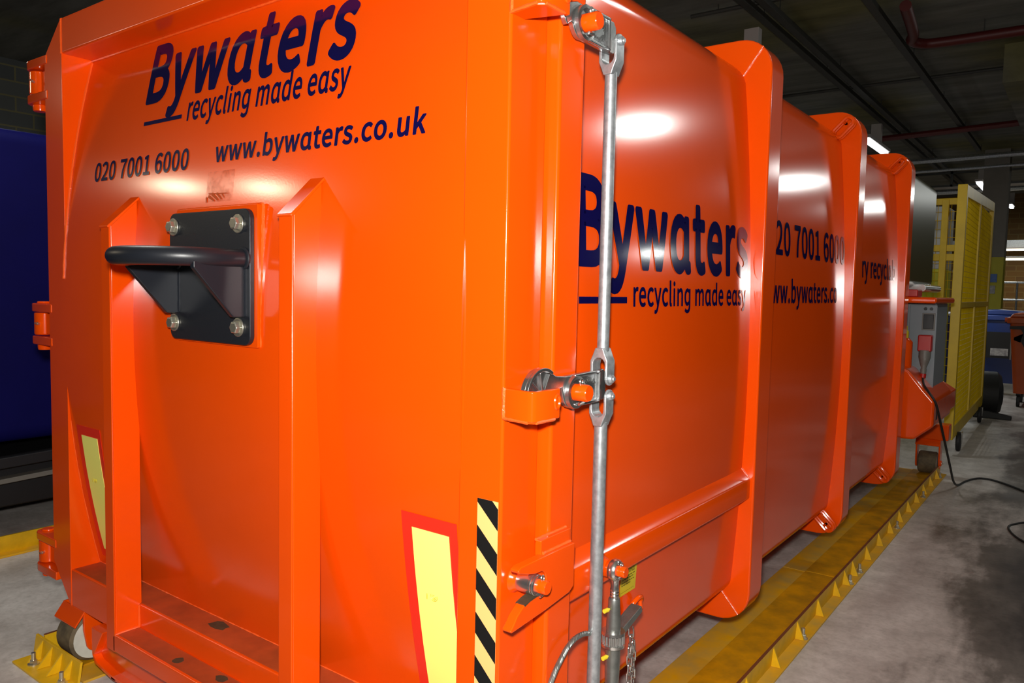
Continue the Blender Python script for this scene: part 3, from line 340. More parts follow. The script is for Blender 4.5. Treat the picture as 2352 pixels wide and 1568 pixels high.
# ribs --------------------------------------------------------------------------
def rib_outline():
    r = .135; x0, x1, z0, z1 = -2.433, .033, .230, 2.615
    return rrect(x0, x1, z0, z1, r, 8)
def stadium(c, ax, nrm, L, Wd, rad):
    c, ax, nrm = Vector(c), Vector(ax).normalized(), Vector(nrm).normalized(); pts = []
    for a in range(0, 360, 20):
        q = math.radians(a); s = (L-Wd)/2*(1 if math.cos(q) >= 0 else -1)
        pts.append(c+ax*(s+Wd/2*math.cos(q))+nrm*(Wd/2*math.sin(q)))
    return pts
for i, y in enumerate((1.655, 3.140, 4.622)):
    rb = obj('rib', PR(rib_outline(), y, y+.145, 'y'), ORANGE, ROOT, .008, 3, smooth=30)
    seam(rb, (-.09, y-.002, 2.46), (-.005, y-.002, 2.575), .0035); seam(rb, (-.103, y-.002, .372), (-.012, y-.002, .268), .0035)
    if i:
        for cz, sx in ((2.515, 1), (.325, -1)):
            for dy in (-.028, -.062):
                e = tube(bmesh.new(), stadium((-.05, y+dy, cz), (1, 0, sx), (-sx, 0, 1), .125, .055, .010), .010, 8, closed=True)
                box(e, -.056, -.044, y+dy, y+.002, cz-.035, cz-.024); box(e, -.056, -.044, y+dy, y+.002, cz+.024, cz+.035)
                q = obj('lashing_eye', e, ORANGE, rb)
# longitudinal side beam -----------------------------------------------------------
obj('side_beam', PR([(-.06, .90), (-.034, .895), (.010, .848), (.016, .840), (.016, .766), (.010, .760), (-.06, .760)], .262, 1.657, 'y'), ORANGE, ROOT, .005)
seam(ROOT, (-.032, .27, .896), (-.032, 1.65, .896), .004); seam(ROOT, (-.03, 1.652, .892), (.012, 1.652, .845), .004)
# door frame ---------------------------------------------------------------------------
obj('door_post', PR([(-2.24, .24), (-2.245, .24), (-2.395, .40), (-2.395, 2.50), (-2.245, 2.63), (-2.24, 2.63)], 0, .15, 'y'), ORANGE, ROOT, .012, 3)
obj('door_post', PR([(-.135, .24), (-.12, .24), (0, .36), (0, 2.51), (-.12, 2.63), (-.135, 2.63)], 0, .148, 'y'), ORANGE, ROOT, .014, 3)
obj('door_beam', B(-2.242, -.133, 0, .148, 2.49, 2.63), ORANGE, ROOT, .008)
obj('door_sill', B(-2.242, -.133, .002, .148, .24, .396), [ORANGE], ROOT, .006)
# door panel, bowed outwards
bm = bmesh.new(); zz = [.39+i*(2.495-.39)/44 for i in range(45)]
prism(bm, [(ypan(z), z) for z in zz]+[(ypan(z)+.006, z) for z in zz[::-1]], -2.242, -.126, 'x')
PANELO = obj('door_panel', bm, ORANGE, ROOT, smooth=30)
for w0, n, ra, rb_ in ((1.60, 45, .003, .0055), (.40, 32, .0015, .003)):
    wz = [w0+i*.02 for i in range(n)]
    obj('weld_seam', T([(-2.238, ypan(z)-.002, z) for z in wz], [random.uniform(ra, rb_) for _ in wz], 6), WELD, PANELO)
seam(PANELO, (-2.238, .117, 2.488), (-.14, .117, 2.488), .0045); seam(PANELO, (-2.24, .123, .398), (-.14, .123, .398), .005); seam(PANELO, (-2.241, -.001, 2.49), (-2.241, -.001, 2.625), .0035)
# dirty tops of the two sills are a worn skin of their own
def grime(x0, x1, y0, y1, z, chips):
    o = obj('sill_top_wear', B(x0, x1, y0, y1, z-.003, z+.0006), DULL, ROOT)
    for (cx, cy, rx, ry) in chips:
        pts = [(cx+rx*math.cos(a*math.pi/5)*random.uniform(.7, 1.15), cy+ry*math.sin(a*math.pi/5)*random.uniform(.7, 1.15)) for a in range(10)]
        obj('paint_chip', PR(pts, z-.002, z+.0012, 'z'), CHIP, o)
grime(-2.236, -.16, .012, .121, .396, [(-1.30, .085, .05, .025)])
# channels (U section, open back, sloping cap) ---------------------------------------------
for x0 in (-1.745, -.725):
    x1 = x0+.060; bm = bmesh.new()
    prism(bm, [(-.092, .246), (-.092, 1.785), (-.086, 1.791), (-.086, .246)], x0, x1, 'x')
    for a, b in ((x0, x0+.006), (x1-.006, x1)):
        prism(bm, [(-.086, .246), (-.086, 1.791), (.0105, 1.885), (.0105, .40), (.002, .396), (.002, .246)], a, b, 'x')
    prism(bm, [(-.098, 1.783), (-.098, 1.790), (.037, 1.921), (.041, 1.915), (-.090, 1.783)], x0-.002, x1+.003, 'x')
    ch = obj('door_channel', bm, ORANGE, ROOT, .003)
    for a, b, r in (((x1+.001, .008, 1.36), (x1+.001, .008, 1.60), .005), ((x0+.01, .036, 1.921), (x1, .036, 1.921), .006), ((x1+.001, -.09, .312), (x1+.001, 0, .312), .004), ((x1+.001, -.001, .312), (x1+.001, -.001, .395), .004)): seam(ch, a, b, r)
lb = obj('lower_beam', B(-1.70, -.69, -.092, .003, .246, .311), ORANGE, ROOT, .006)
o = obj('sill_top_wear', B(-1.684, -.726, -.082, -.004, .308, .3117), DULL, ROOT)
for (cx, cy, rx, ry) in ((-1.11, -.03, .028, .018), (-1.33, -.05, .02, .02)):
    pts = [(cx+rx*math.cos(a*math.pi/5)*random.uniform(.7, 1.15), cy+ry*math.sin(a*math.pi/5)*random.uniform(.7, 1.15)) for a in range(10)]
    obj('paint_chip', PR(pts, .3105, .3124, 'z'), CHIP, o)
# skid bar under the lower beam: a rounded trough seen from its open front
sk = [(-1.99, .235), (-1.99, .130), (-1.968, .095), (-1.84, .075), (-.75, .075), (-.75, .235)]
bm = PR(sk, -.005, .035, 'y'); prism(bm, [(-1.99, .125), (-1.968, .092), (-1.84, .072), (-1.80, .071), (-1.80, .083), (-1.845, .088), (-1.950, .104), (-1.985, .130)], -.035, .0, 'y')
prism(bm, [(-1.84, .072), (-.75, .072), (-.75, .084), (-1.84, .086)], -.035, 0, 'y'); prism(bm, [(-1.99, .125), (-1.975, .125), (-1.90, .235), (-1.99, .235)], -.035, 0, 'y')
obj('skid_bar', bm, ORANGE, ROOT, .006)
# rollers ---------------------------------------------------------------------------------------
def roller(x0, x1, yc, zc, r, front, parent, top):
    br = bmesh.new()
    for a, b in ((x0-.024, x0-.010), (x1+.010, x1+.024)):
        prism(br, [(yc-.055, top), (yc-.055, zc+.05)]+[(yc+.046*math.cos(math.radians(t)), zc-.005+.046*math.sin(math.radians(t))) for t in range(200, 345, 20)]+[(yc+.055, zc+.05), (yc+.055, top)], a, b, 'x')
    prism(br, [(yc-.052, top), (yc-.092, top-.055), (yc-.088, top-.062), (yc-.045, top-.005)], x0-.024, x1+.024, 'x')
    b = obj('roller_bracket', br, ORANGE, parent, .004)
    wbm = lathe(bmesh.new(), [(0, r*.35), (.001, r-.012), (.012, r), (x1-x0-.012, r), (x1-x0-.001, r-.012), (x1-x0, r*.35)], (x0, yc, zc), (1, 0, 0), 40)
    for f in wbm.faces: f.material_index = 1 if abs(f.normal.x) > .6 or abs(f.calc_center_median().x-x0) < .004 or abs(f.calc_center_median().x-x1) < .004 else 0
    obj('roller', wbm, [TREAD, PLAST], b)
    ax = cyl(bmesh.new(), (x1+.02, yc, zc), (x1+.034, yc, zc), .026, 24); obj('axle_boss', ax, ORANGE, b, .003)
    obj('grease_nipple', lathe(bmesh.new(), [(0, .010), (.006, .010), (.008, .005), (.014, .006)], (x1+.034, yc, zc), (1, 0, 0), 12), BOLT, b)
roller(-2.295, -2.155, .055, .115, .098, True, ROOT, .245)
# hinges -----------------------------------------------------------------------------------------
for z in (2.42, 1.405, .405):
    hb_ = lathe(bmesh.new(), [(0, .036), (.004, .040), (.092, .040), (.096, .036)], (-2.538, .040, z-.048), (0, 0, 1), 24); box(hb_, -2.53, -2.39, .03, .062, z-.044, z+.044)
    h = obj('hinge', hb_, ORANGE, ROOT, .002)
    for a, b in ((z-.088, z-.052), (z+.052, z+.088)):
        obj('hinge_lug', PR(arc(-2.545, .04, .044, 90, 270, 8)+[(-2.37, -.004), (-2.37, .084)], a, b, 'z'), ORANGE, h, .005)
    obj('hinge_pin', lathe(bmesh.new(), [(0, .026), (.012, .028), (.026, .028)], (-2.54, .04, z-.114), (0, 0, 1), 20), ORANGE, h, .003)
    obj('hinge_pin', lathe(bmesh.new(), [(0, .028), (.008, .026)], (-2.54, .04, z+.088), (0, 0, 1), 20), ORANGE, h, .003)
    obj('grease_nipple', lathe(bmesh.new(), [(0, .006), (.012, .006), (.013, .004), (.022, .004)], (-2.515, .008, z), (.5, -1, .2), 10), BOLT, h)
# tow bracket ---------------------------------------------------------------------------------------
obj('backing_plate', PR(rrect(-1.372, -.924, 1.402, 1.838, .006, 2), -.0195, .02, 'y'), ORANGE, ROOT, .003)
seam(ROOT, (-.925, -.006, 1.405), (-.925, .001, 1.838), .006); seam(ROOT, (-1.37, .0, 1.839), (-.925, .0, 1.839), .004)
TB = obj('tow_bracket_plate', PR(rrect(-1.387, -.939, 1.409, 1.823, .03, 6), -.0365, -.0195, 'y'), GREY, ROOT, .003)
pts = [(-.970, -.03, 1.672), (-.970, -.12, 1.672)]+[(-1.155+.185*math.cos(math.radians(a)), -.125-.185*math.sin(math.radians(a)), 1.672) for a in range(6, 180, 8)]+[(-1.340, -.12, 1.672), (-1.340, -.03, 1.672)]
obj('tow_loop', T(pts, .0275, 20), GREY, TB)
for x in (-.970, -1.340):
    obj('gusset', PR([(-.036, 1.66), (-.036, 1.496), (-.078, 1.496), (-.205, 1.640), (-.205, 1.66)], x-.010, x+.010, 'x'), GREY, TB, .003)
    for s in (-1, 1): seam(TB, (x+s*.012, -.038, 1.50), (x+s*.012, -.038, 1.645), .004, GREY)
    obj('weld_seam', T([(x+.030*math.cos(math.radians(a)), -.040, 1.672+.030*math.sin(math.radians(a))) for a in range(0, 360, 20)], .006, 8, closed=True), GREY, TB)
for x in (-1.358, -.996):
    for z in (1.463, 1.778):
        b = hexbolt((x, -.0365, z), (0, -1, 0), .020, .022); obj('bolt', b, BOLT, TB, .002)
# stiff marks left by a sticker
def res_mat():
    m, nt, b = nodes('sticker_residue'); setp(b, Roughness=.62); b.inputs['Base Color'].default_value = (.62, .105, .02, 1)
    n = noise(nt, 22, 5, .7); r = ramp(nt, n.outputs[0], [(.42, (.06,)*3), (.66, (.42,)*3)]); nt.links.new(r.outputs[0], b.inputs['Alpha']); return m
bm = bmesh.new(); zs = [1.858+i*.0166 for i in range(7)]
rows = [[bm.verts.new((x, ypan(z)-.0012, z)) for x in (-1.25, -1.10)] for z in zs]
for a, b in zip(rows, rows[1:]): bm.faces.new((a[0], a[1], b[1], b[0]))
obj('sticker_residue', bm, res_mat(), ROOT)['label'] = 'brown square mark where a sticker was peeled off'
bm = bmesh.new()
for (xa, za, xb, zb, wd) in ((-1.235, 1.878, -1.20, 1.862, .010), (-1.215, 1.885, -1.18, 1.864, .012), (-1.19, 1.886, -1.16, 1.866, .008), (-1.235, 1.886, -1.13, 1.883, .004), (-1.16, 1.884, -1.145, 1.868, .004), (-1.245, 1.875, -1.243, 1.858, .009)):
    d = Vector((xb-xa, zb-za)).normalized()*wd; q = [(xa-d.y/2, za+d.x/2), (xb-d.y/4, zb+d.x/4), (xb+d.y/4, zb-d.x/4), (xa+d.y/2, za-d.x/2)]
    bm.faces.new([bm.verts.new((x, ypan(z)-.0018, z)) for x, z in q])
obj('sticker_shred', bm, DULL, ROOT)
# rear marker plates --------------------------------------------------------------------------------
def bowsheet(x0, x1, z0, z1, off, n=14):
    bm = bmesh.new(); z = [z0+(z1-z0)*i/n for i in range(n+1)]
    return prism(bm, [(ypan(a)-off, a) for a in z]+[(ypan(a)-off+.0012, a) for a in z[::-1]], x0, x1, 'x')
for x0, x1, lab in ((-2.190, -1.995, 'red bordered yellow plate left of the channels'), (-.340, -.147, 'red bordered yellow plate right of the channels')):
    p = obj('marker_plate', bowsheet(x0, x1, .443, 1.010, .003), REDT, ROOT); p['label'] = lab
    obj('reflective_panel', bowsheet(x0+.037, x1-.027, .480, .972, .0045), YELT, p)
    cx, cz = x0+.098, .792; bm = bmesh.new()
    for rr in (.012, .008, .004):
        tube(bm, [(cx+rr*math.cos(a*math.pi/8), ypan(cz)-.0048, cz+rr*math.sin(a*math.pi/8)) for a in range(16)], .0008, 4, closed=True)
    box(bm, cx-.026, cx-.024, ypan(cz)-.0050, ypan(cz)-.0042, cz-.012, cz+.016)
    obj('approval_mark', bm, LABEL, p)
# hazard strip with slanted stripes
hx0, hx1, hz1 = -.0715, -.0085, 1.094
hs = obj('hazard_strip', B(hx0, hx1, -.0012, .002, .30, hz1), PEACH, ROOT)

for k in range(8):
    zt = 1.1375-.1085*k
    q = [(hx0, zt), (hx0, zt-.0525), (hx1, zt-.1132), (hx1, zt-.0607)]
    if k == 0: q = [(hx0, hz1), (hx0, 1.085), (hx1, 1.0243), (hx1, 1.0768), (hx0+.717*(hx1-hx0), hz1)]
    if min(a[1] for a in q) < .30: break
    obj('black_stripe', PR(q, -.0017, -.0008, 'y'), BLACK, hs)
# lettering on the door ----------------------------------------------------------------------------------
fd = lambda x, z: (x, ypan(z)-.0022, z)
CAPU, ASCU = 0.257, 0.279
lettering('Bywɑters', .0125, fd, 0, -1.724, 7, -.603, 2.248, 2.463, CAPU, PANELO, 'navy words Bywaters on the door')
lettering('recycling mɑde eɑsy'.replace('g', 'ɡ'), .0085, fd, 0, -1.424, 18, -.602, 2.149, 2.238, ASCU, PANELO, 'navy words recycling made easy on the door')
lettering('020 7001 6000', .0095, fd, 0, -2.036, 12, -1.376, 1.979, 2.049, CAPU, PANELO, 'navy phone number on the door')
lettering('www.bywɑters.co.uk', .0105, fd, 0, -1.220, 17, -.285, 1.989, 2.060, ASCU, PANELO, 'navy web address on the door')
bm = bmesh.new(); prism(bm, [(ypan(z)-.0022, z) for z in (2.160, 2.167, 2.174)]+[(ypan(z)-.001, z) for z in (2.174, 2.167, 2.160)], -1.711, -1.460, 'x')
obj('lettering', bm, NAVY, PANELO)['label'] = 'navy bar beside the words on the door'
# lettering on the side -------------------------------------------------------------------------------------
BS = [o for o in ROOT.children if o.name.startswith('body_shell')][0]
fs = lambda y, z: (xside(z)+.0022, y, z)
lettering('Bywɑters', .0125, fs, 0, .336, 7, 1.618, 1.674, 1.915, CAPU, BS, 'navy words Bywaters on the first side bay')
lettering('recycling mɑde eɑsy'.replace('g', 'ɡ'), .0085, fs, 0, .653, 18, 1.608, 1.555, 1.637, ASCU, BS, 'navy words recycling made easy on the side')
bm = bmesh.new(); prism(bm, [(xside(z)+.0022, z) for z in (1.563, 1.582)]+[(xside(z)+.001, z) for z in (1.582, 1.563)], .345, .614, 'y')
obj('lettering', bm, NAVY, BS)['label'] = 'navy bar beside the words on the side'
lettering('20 7001 6000', .0095, fs, 3, 2.231, 11, 3.136, 1.777, 1.921, CAPU, BS, 'navy phone number on the second side bay')
lettering('ww.bywɑters.co', .0095, fs, 3, 2.186, 12, 2.905, 1.563, 1.672, ASCU, BS, 'navy web address on the second side bay')
lettering('ry recyclɑb', .009, fs, 3, 3.779, 10, 4.53, 1.715, 1.853, ASCU, BS, 'navy words on the third side bay')

# door lock on the right-hand corner -------------------------------------------------------------------------
def hook_bracket(z):
    z0, z1 = z-.036, z+.036
    outer = [(.0, .0), (.078, -.015), (.090, -.012), (.097, -.003), (.098, .094), (.084, .094), (.084, .004), (.077, -.001), (.0, .013)]
    o = obj('hook_bracket', PR(outer, z0, z1, 'z'), ORANGE, ROOT, .004)
    obj('gusset', PR([(.0, .002), (.076, -.012), (.094, .0), (.094, .075), (.0, .05)], z0-.004, z0+.006, 'z'), ORANGE, o, .003)
    for a, b, r in (((.001, .001, z0), (.001, .001, z1), .006), ((.0, .0, z0), (.080, -.014, z0), .004), ((.095, .0, z0), (.095, .075, z0), .004)): seam(o, a, b, r)
    e = tube(bmesh.new(), [(.099, .078+.010*math.cos(math.radians(a)), z+.005+.016*math.sin(math.radians(a))) for a in range(0, 360, 30)], .004, 6, closed=True)
    obj('slot_rim', e, ORANGE, o)
hook_bracket(1.332); hook_bracket(2.260)
def lever(pz, ang, tail, parent_name='cam_lever'):
    """cam lever pivoting on the frame post at y .205; drawn level then turned by ang about the pivot"""
    py = .205; ca, sa = math.cos(ang), math.sin(ang)
    def rot(p): y, z = p[0]-py, p[1]-1.34; return (py+y*ca-z*sa, pz+y*sa+z*ca)
    def pr(bm, pts, a, b): return prism(bm, [rot(p) for p in pts], a, b, 'x')
    arm = [(.352, 1.385), (.364, 1.372), (.364, 1.316), (.352, 1.303), (.21, 1.303)]+arc(.198, 1.342, .042, 260, 200, 4)
    hook = [(.150, 1.356), (.090, 1.345), (.02, 1.338), (-.004, 1.345)] + arc(.060, 1.346, .067, 180, 55, 9) + [(.125, 1.388), (.165, 1.383)] if tail else [(.150, 1.33)]+arc(.15, 1.345, .03, 240, 120, 5)+[(.175, 1.384)]
    bm = bmesh.new(); pr(bm, arm+hook, .050, .065)
    # raised rim along both edges and round the pivot
    rim = lambda a, b, t: pr(bm, [(a[0], a[1]), (b[0], b[1]), (b[0]+t[0], b[1]+t[1]), (a[0]+t[0], a[1]+t[1])], .064, .073)
    rim((.20, 1.385), (.325, 1.386), (0, -.009)); rim((.20, 1.303), (.325, 1.302), (0, .009)); rim((.317, 1.302), (.317, 1.386), (.008, 0))
    lv = obj('cam_lever', bm, CAST, ROOT, .003)
    P = Vector((.065, *rot((py, 1.34))))
    obj('pivot_ring', lathe(bmesh.new(), [(0, .043), (.010, .041), (.012, .034), (.004, .031)], P, (1, 0, 0), 32), CAST, lv)
    if tail:
        bm = bmesh.new(); c = (.060, 1.346)
        o2 = [(c[0]+.068*math.cos(math.radians(a)), c[1]+.068*math.sin(math.radians(a))) for a in range(185, 45, -12)]; i2 = [(c[0]+.059*math.cos(math.radians(a)), c[1]+.059*math.sin(math.radians(a))) for a in range(185, 45, -12)]
        pr(bm, o2+i2[::-1], .064, .074)
        for a in (140, 100, 60):
            d = (math.cos(math.radians(a)), math.sin(math.radians(a))); n = (-d[1]*.003, d[0]*.003)
            pr(bm, [(c[0]+n[0], c[1]+n[1]), (c[0]+.058*d[0]+n[0], c[1]+.058*d[1]+n[1]), (c[0]+.058*d[0]-n[0], c[1]+.058*d[1]-n[1]), (c[0]-n[0], c[1]-n[1])], .064, .072)
        obj('spoked_tail', bm, CAST, lv, .002)
    pn = obj('pivot_pin', lathe(bmesh.new(), [(0, .0215), (.036, .0215), (.040, .019)], (.070, P.y, P.z), (1, 0, 0), 24), ORANGE, lv); pn['label'] = 'orange pivot pin'
    e = bmesh.new(); tube(e, [(.086, P.y+.006*math.cos(a*math.pi/5), P.z+.027+.007*math.sin(a*math.pi/5)) for a in range(10)], .0025, 6, closed=True)
    tube(e, [(.086, P.y+.012, P.z-.026), (.086, P.y-.010, P.z-.028)], .004, 6); obj('split_pin', e, STEEL, lv)
    # raised cast lettering is only worn squiggles on the arm
    bm = bmesh.new()
    for k in range(9):
        a = math.radians(150-k*15); r = .026; q0 = (.278+r*math.cos(a), 1.335+r*math.sin(a)); q1 = (.278+(r+.009)*math.cos(a+.1), 1.335+(r+.009)*math.sin(a+.1))
        a3, b3 = rot(q0), rot(q1); tube(bm, [(.0652, *a3), (.0652, *b3)], .0016, 4)
    for k in range(7): a3, b3 = rot((.248+k*.008, 1.327)), rot((.252+k*.008, 1.321)); tube(bm, [(.0652, *a3), (.0652, *b3)], .0014, 4)
    obj('cast_marking', bm, CAST, lv)
    return lv
lever(1.345, .02, True); lever(2.243, 0.0, False)
def clevis(parent, y, z, up, zrod):
    """forked rod end; the fork straddles the lever, z is the pin height, zrod where the round bar starts"""
    s = 1 if up else -1; d = abs(zrod-z)
    U = [(.036, 0), (.036, d-.030), (.044, d-.012), (.050, d+.004), (.074, d+.004), (.080, d-.012), (.088, d-.030), (.088, 0), (.0795, 0), (.0795, d-.040)]+[(.062+.0175*math.cos(math.radians(a)), d-.040+.0175*math.sin(math.radians(a))) for a in (25, 50, 75, 105, 130, 155)]+[(.0445, d-.040), (.0445, 0)]
    bm = PR([(a, z+s*b) for a, b in U], y-.021, y+.021, 'y') if s > 0 else PR([(a, z+s*b) for a, b in U[::-1]], y-.021, y+.021, 'y')
    for x0, x1 in ((.036, .0445), (.0795, .088)):
        prism(bm, [(y+.021*math.cos(math.radians(a)), z+s*.003-s*.021*math.sin(math.radians(a))) for a in range(0, 181, 15)], x0, x1, 'x')
    o = obj('clevis', bm, GALV, parent, .003, 2)
    obj('clevis_pin', lathe(bmesh.new(), [(0, .011), (.008, .011), (.010, .006), (.013, .006)], (.086, y+.002, z), (1, 0, 0), 16), GALV, o, .001)
RODX, RODY = .062, .348
up_rod = obj('locking_rod', T([(RODX, RODY, 1.44), (RODX, RODY, 2.16)], .0160, 24), GALV, ROOT)
clevis(up_rod, RODY, 1.368, True, 1.445); clevis(up_rod, RODY, 2.236, False, 2.155)
lo_rod = obj('locking_rod', T([(RODX, RODY, .18), (RODX, RODY, 1.25)], .0178, 24), GALV, ROOT)
clevis(lo_rod, RODY, 1.322, False, 1.245)
# lower hook plate on the body and its pin on the door ----------------------------------------------------
hp = [(.228, .955), (-.004, .955), (-.016, .949), (-.012, .941), (.023, .930), (.055, .922)]+arc(.074, .895, .027, 100, -95, 8)+[(.035, .866), (.009, .858), (-.016, .841), (-.032, .822), (-.042, .814), (-.036, .808), (.10, .818), (.207, .830), (.228, .842)]
hk = obj('hook_plate', PR(hp, .040, .066, 'x'), ORANGE, ROOT, .003)
obj('packing_block', B(.034, .052, .095, .228, .950, .990), ORANGE, hk, .003)
seam(hk, (.053, .10, .957), (.053, .226, .957), .005); seam(hk, (.036, .095, .990), (.036, .228, .990), .004)
obj('scraped_edge', PR([(.066, .8697), (.035, .8665), (.012, .8605), (.012, .8560), (.035, .8620), (.066, .8650)], .0394, .0666, 'x'), BUFF, hk)
lp = obj('lock_pin', lathe(bmesh.new(), [(0, .034), (.006, .032), (.012, .026), (.020, .024)], (-.002, .062, .893), (1, 0, 0), 28), ORANGE, ROOT)
sl = obj('steel_sleeve', lathe(bmesh.new(), [(0, .0245), (.036, .0245), (.037, .0255), (.041, .0255), (.042, .0245), (.044, .0255), (.048, .0255), (.049, .0245), (.054, .0245)], (.018, .062, .893), (1, 0, 0), 32), STEEL, lp)
e = obj('pin_end', lathe(bmesh.new(), [(0, .0165), (.022, .0165), (.025, .015)], (.072, .062, .893), (1, 0, 0), 24), ORANGE, lp)
e = bmesh.new(); tube(e, [(.081, .062+.006*math.cos(a*math.pi/5), .893+.021+.006*math.sin(a*math.pi/5)) for a in range(10)], .0022, 6, closed=True); tube(e, [(.081, .068, .873), (.081, .052, .871)], .003, 6)
obj('split_pin', e, STEEL, lp)

# ratchet turnbuckle hanging from the side beam -------------------------------------------------------------
TX, TY = .058, .460
bs = obj('turnbuckle_boss', lathe(bmesh.new(), [(0, .030), (.012, .026), (.022, .024)], (.014, TY, .815), (1, 0, 0), 24), ORANGE, ROOT)
obj('pin_end', lathe(bmesh.new(), [(0, .0155), (.060, .0155), (.063, .014)], (.03, TY, .815), (1, 0, 0), 24), ORANGE, bs)
e = bmesh.new(); tube(e, [(.078, TY+.006*math.cos(a*math.pi/5), .815+.019+.006*math.sin(a*math.pi/5)) for a in range(10)], .0022, 6, closed=True); tube(e, [(.078, TY+.008, .797), (.078, TY-.006, .795)], .003, 6)
obj('split_pin', e, STEEL, bs)
tb = obj('turnbuckle', lathe(bmesh.new(), [(0, .0150), (.004, .0165), (.022, .0170), (.055, .0195), (.070, .0205), (.120, .0205), (.124, .017)], (TX, TY, .735), (0, 0, -1), 28), DSTEEL, ROOT)
e = bmesh.new(); lathe(e, [(-.013, .017), (-.013, .026), (-.007, .031), (.007, .031), (.013, .026), (.013, .017)], (TX, TY, .815), (1, 0, 0), 32)
lathe(e, [(0, .016), (.012, .0115), (.030, .011), (.036, .013), (.040, .0115), (.044, .013), (.048, .0115), (.052, .013), (.056, .0115), (.066, .013)], (TX, TY, .795), (0, 0, -1), 20)
obj('eye_end', e, STEEL, tb)
g = lathe(bmesh.new(), [(0, .022), (0, .033), (.008, .034), (.010, .029), (.034, .029), (.036, .034), (.044, .033), (.046, .022)], (TX, TY, .640), (0, 0, -1), 32)
for k in range(18):
    a = k*math.pi/9; cyl(g, (TX+.030*math.cos(a), TY+.030*math.sin(a), .630), (TX+.030*math.cos(a), TY+.030*math.sin(a), .606), .0034, 6)
obj('ratchet_ring', g, STEEL, tb)
obj('turnbuckle_barrel', lathe(bmesh.new(), [(0, .0215), (.06, .0215), (.10, .020), (.16, .0165), (.30, .0160)], (TX, TY, .594), (0, 0, -1), 28), DSTEEL, tb)
for z in (.707, .571):
    obj('grease_cap', lathe(bmesh.new(), [(0, .003), (.006, .004), (.008, .0065), (.024, .006)], (TX-.004, TY-.019, z), (-.15, -1, 0), 10), YNIP, tb)
hb = bmesh.new(); hd = Vector((0, .132, .036)); nn = Vector((0, -.036, .132)).normalized()
p0 = Vector((TX-.02, TY+.02, .620))
for (wa, wb, t0, t1, xa, xb) in ((.012, .010, 0, 1, -.004, .004), (.012, .010, 0, 1, .024, .032)):
    a, b = p0+hd*t0, p0+hd*t1
    prism(hb, [((a+nn*wa).y, (a+nn*wa).z), ((b+nn*wb).y, (b+nn*wb).z), ((b-nn*wb).y, (b-nn*wb).z), ((a-nn*wa).y, (a-nn*wa).z)], p0.x+xa, p0.x+xb, 'x')
a, b = p0+hd*.1, p0+hd
prism(hb, [((a+nn*.011).y, (a+nn*.011).z), ((b+nn*.010).y, (b+nn*.010).z), ((b+nn*.004).y, (b+nn*.004).z), ((a+nn*.004).y, (a+nn*.004).z)], p0.x, p0.x+.03, 'x')
obj('ratchet_handle', hb, DSTEEL, tb, .002)
# orange keeper loop, chain, wire rope, warning label -------------------------------------------------------
pts = [(-.030, .70, .53), (-.020, .705, .60)]+[(-.016+.012*math.sin(math.radians(a)), .705+.032-.032*math.cos(math.radians(a)), .607+.026*math.sin(math.radians(a))) for a in range(0, 181, 15)]+[(-.014, .769, .585)]
kl = obj('keeper_loop', T(pts, .0075, 10), ORANGE, ROOT)
obj('keeper_base', B(-.046, -.012, .655, .70, .52, .585), ORANGE, kl, .005)
def link(p, q, flip):
    c = (Vector(p)+Vector(q))/2; ax = (Vector(q)-Vector(p)).normalized(); nrm = Vector((0, 1, 0)) if flip else Vector((1, 0, 0))
    return tube(bmesh.new(), stadium(c, ax, nrm, .036, .016, .0028), .0026, 8, closed=True)
chain = obj('keeper_chain', T([(.020, .655, .625), (.024, .640, .605), (.028, .625, .585)], .003, 8), STEEL, ROOT)
path = []
for i in range(7): path.append((.030, .622+.002*i, .585-.0275*i))
for i in range(12): path.append((.036, .628, .540-.0275*i))
for i in range(9): path.append((.036, .604+.001*i, .530-.0275*i))
for i, p in enumerate(path):
    obj('chain_link', link(p, (p[0], p[1]+.0015, p[2]-.0275), i % 2), STEEL, chain)
wp = [(.056, .345, .672), (.056, .300, .686), (.056, .255, .688), (.056, .22, .677), (.056, .195, .660), (.056, .170, .640), (.056, .145, .612), (.056, .12, .575), (.056, .10, .53), (.056, .085, .46), (.056, .08, .36), (.05, .09, .26)]
def smooth(ps, k=6):
    ps = [Vector(p) for p in ps]; out = []
    for i in range(len(ps)-1):
        a, b, c, d = ps[max(i-1, 0)], ps[i], ps[i+1], ps[min(i+2, len(ps)-1)]
        for j in range(k):
            t = j/k; out.append(.5*((2*b)+(-a+c)*t+(2*a-5*b+4*c-d)*t*t+(-a+3*b-3*c+d)*t**3))
    return out+[ps[-1]]
wr = bmesh.new(); core = smooth(wp, 10); tube(wr, core, .0052, 10)
for s in range(6):
    st = []
    for i, p in enumerate(core):
        t = (core[min(i+1, len(core)-1)]-core[max(i-1, 0)]).normalized(); u = t.cross(Vector((1, 0, 0))).normalized(); v = Vector((1, 0, 0)); a = s*math.pi/3+i*.55
        st.append(p+(u*math.cos(a)+v*math.sin(a))*.0046)
    tube(wr, st, .0028, 6)
obj('wire_rope', wr, DSTEEL, ROOT)
bm = bmesh.new(); zs = (.650, .68, .71, .738, .775)
prism(bm, [(xside(z)+.0015, z) for z in zs]+[(xside(z)+.0005, z) for z in zs[::-1]], .655, .757, 'y')
wl = obj('warning_label', bm, LABEL, ROOT); wl['label'] = 'yellow warning label under the side beam'
fl = lambda y, z: (xside(z)+.0022, y, z)
lettering('WARNING', .004, fl, 0, .662, 6, .741, .7165, .7290, CAPU, wl, 'black word WARNING', m=BLACK)
bm = bmesh.new()
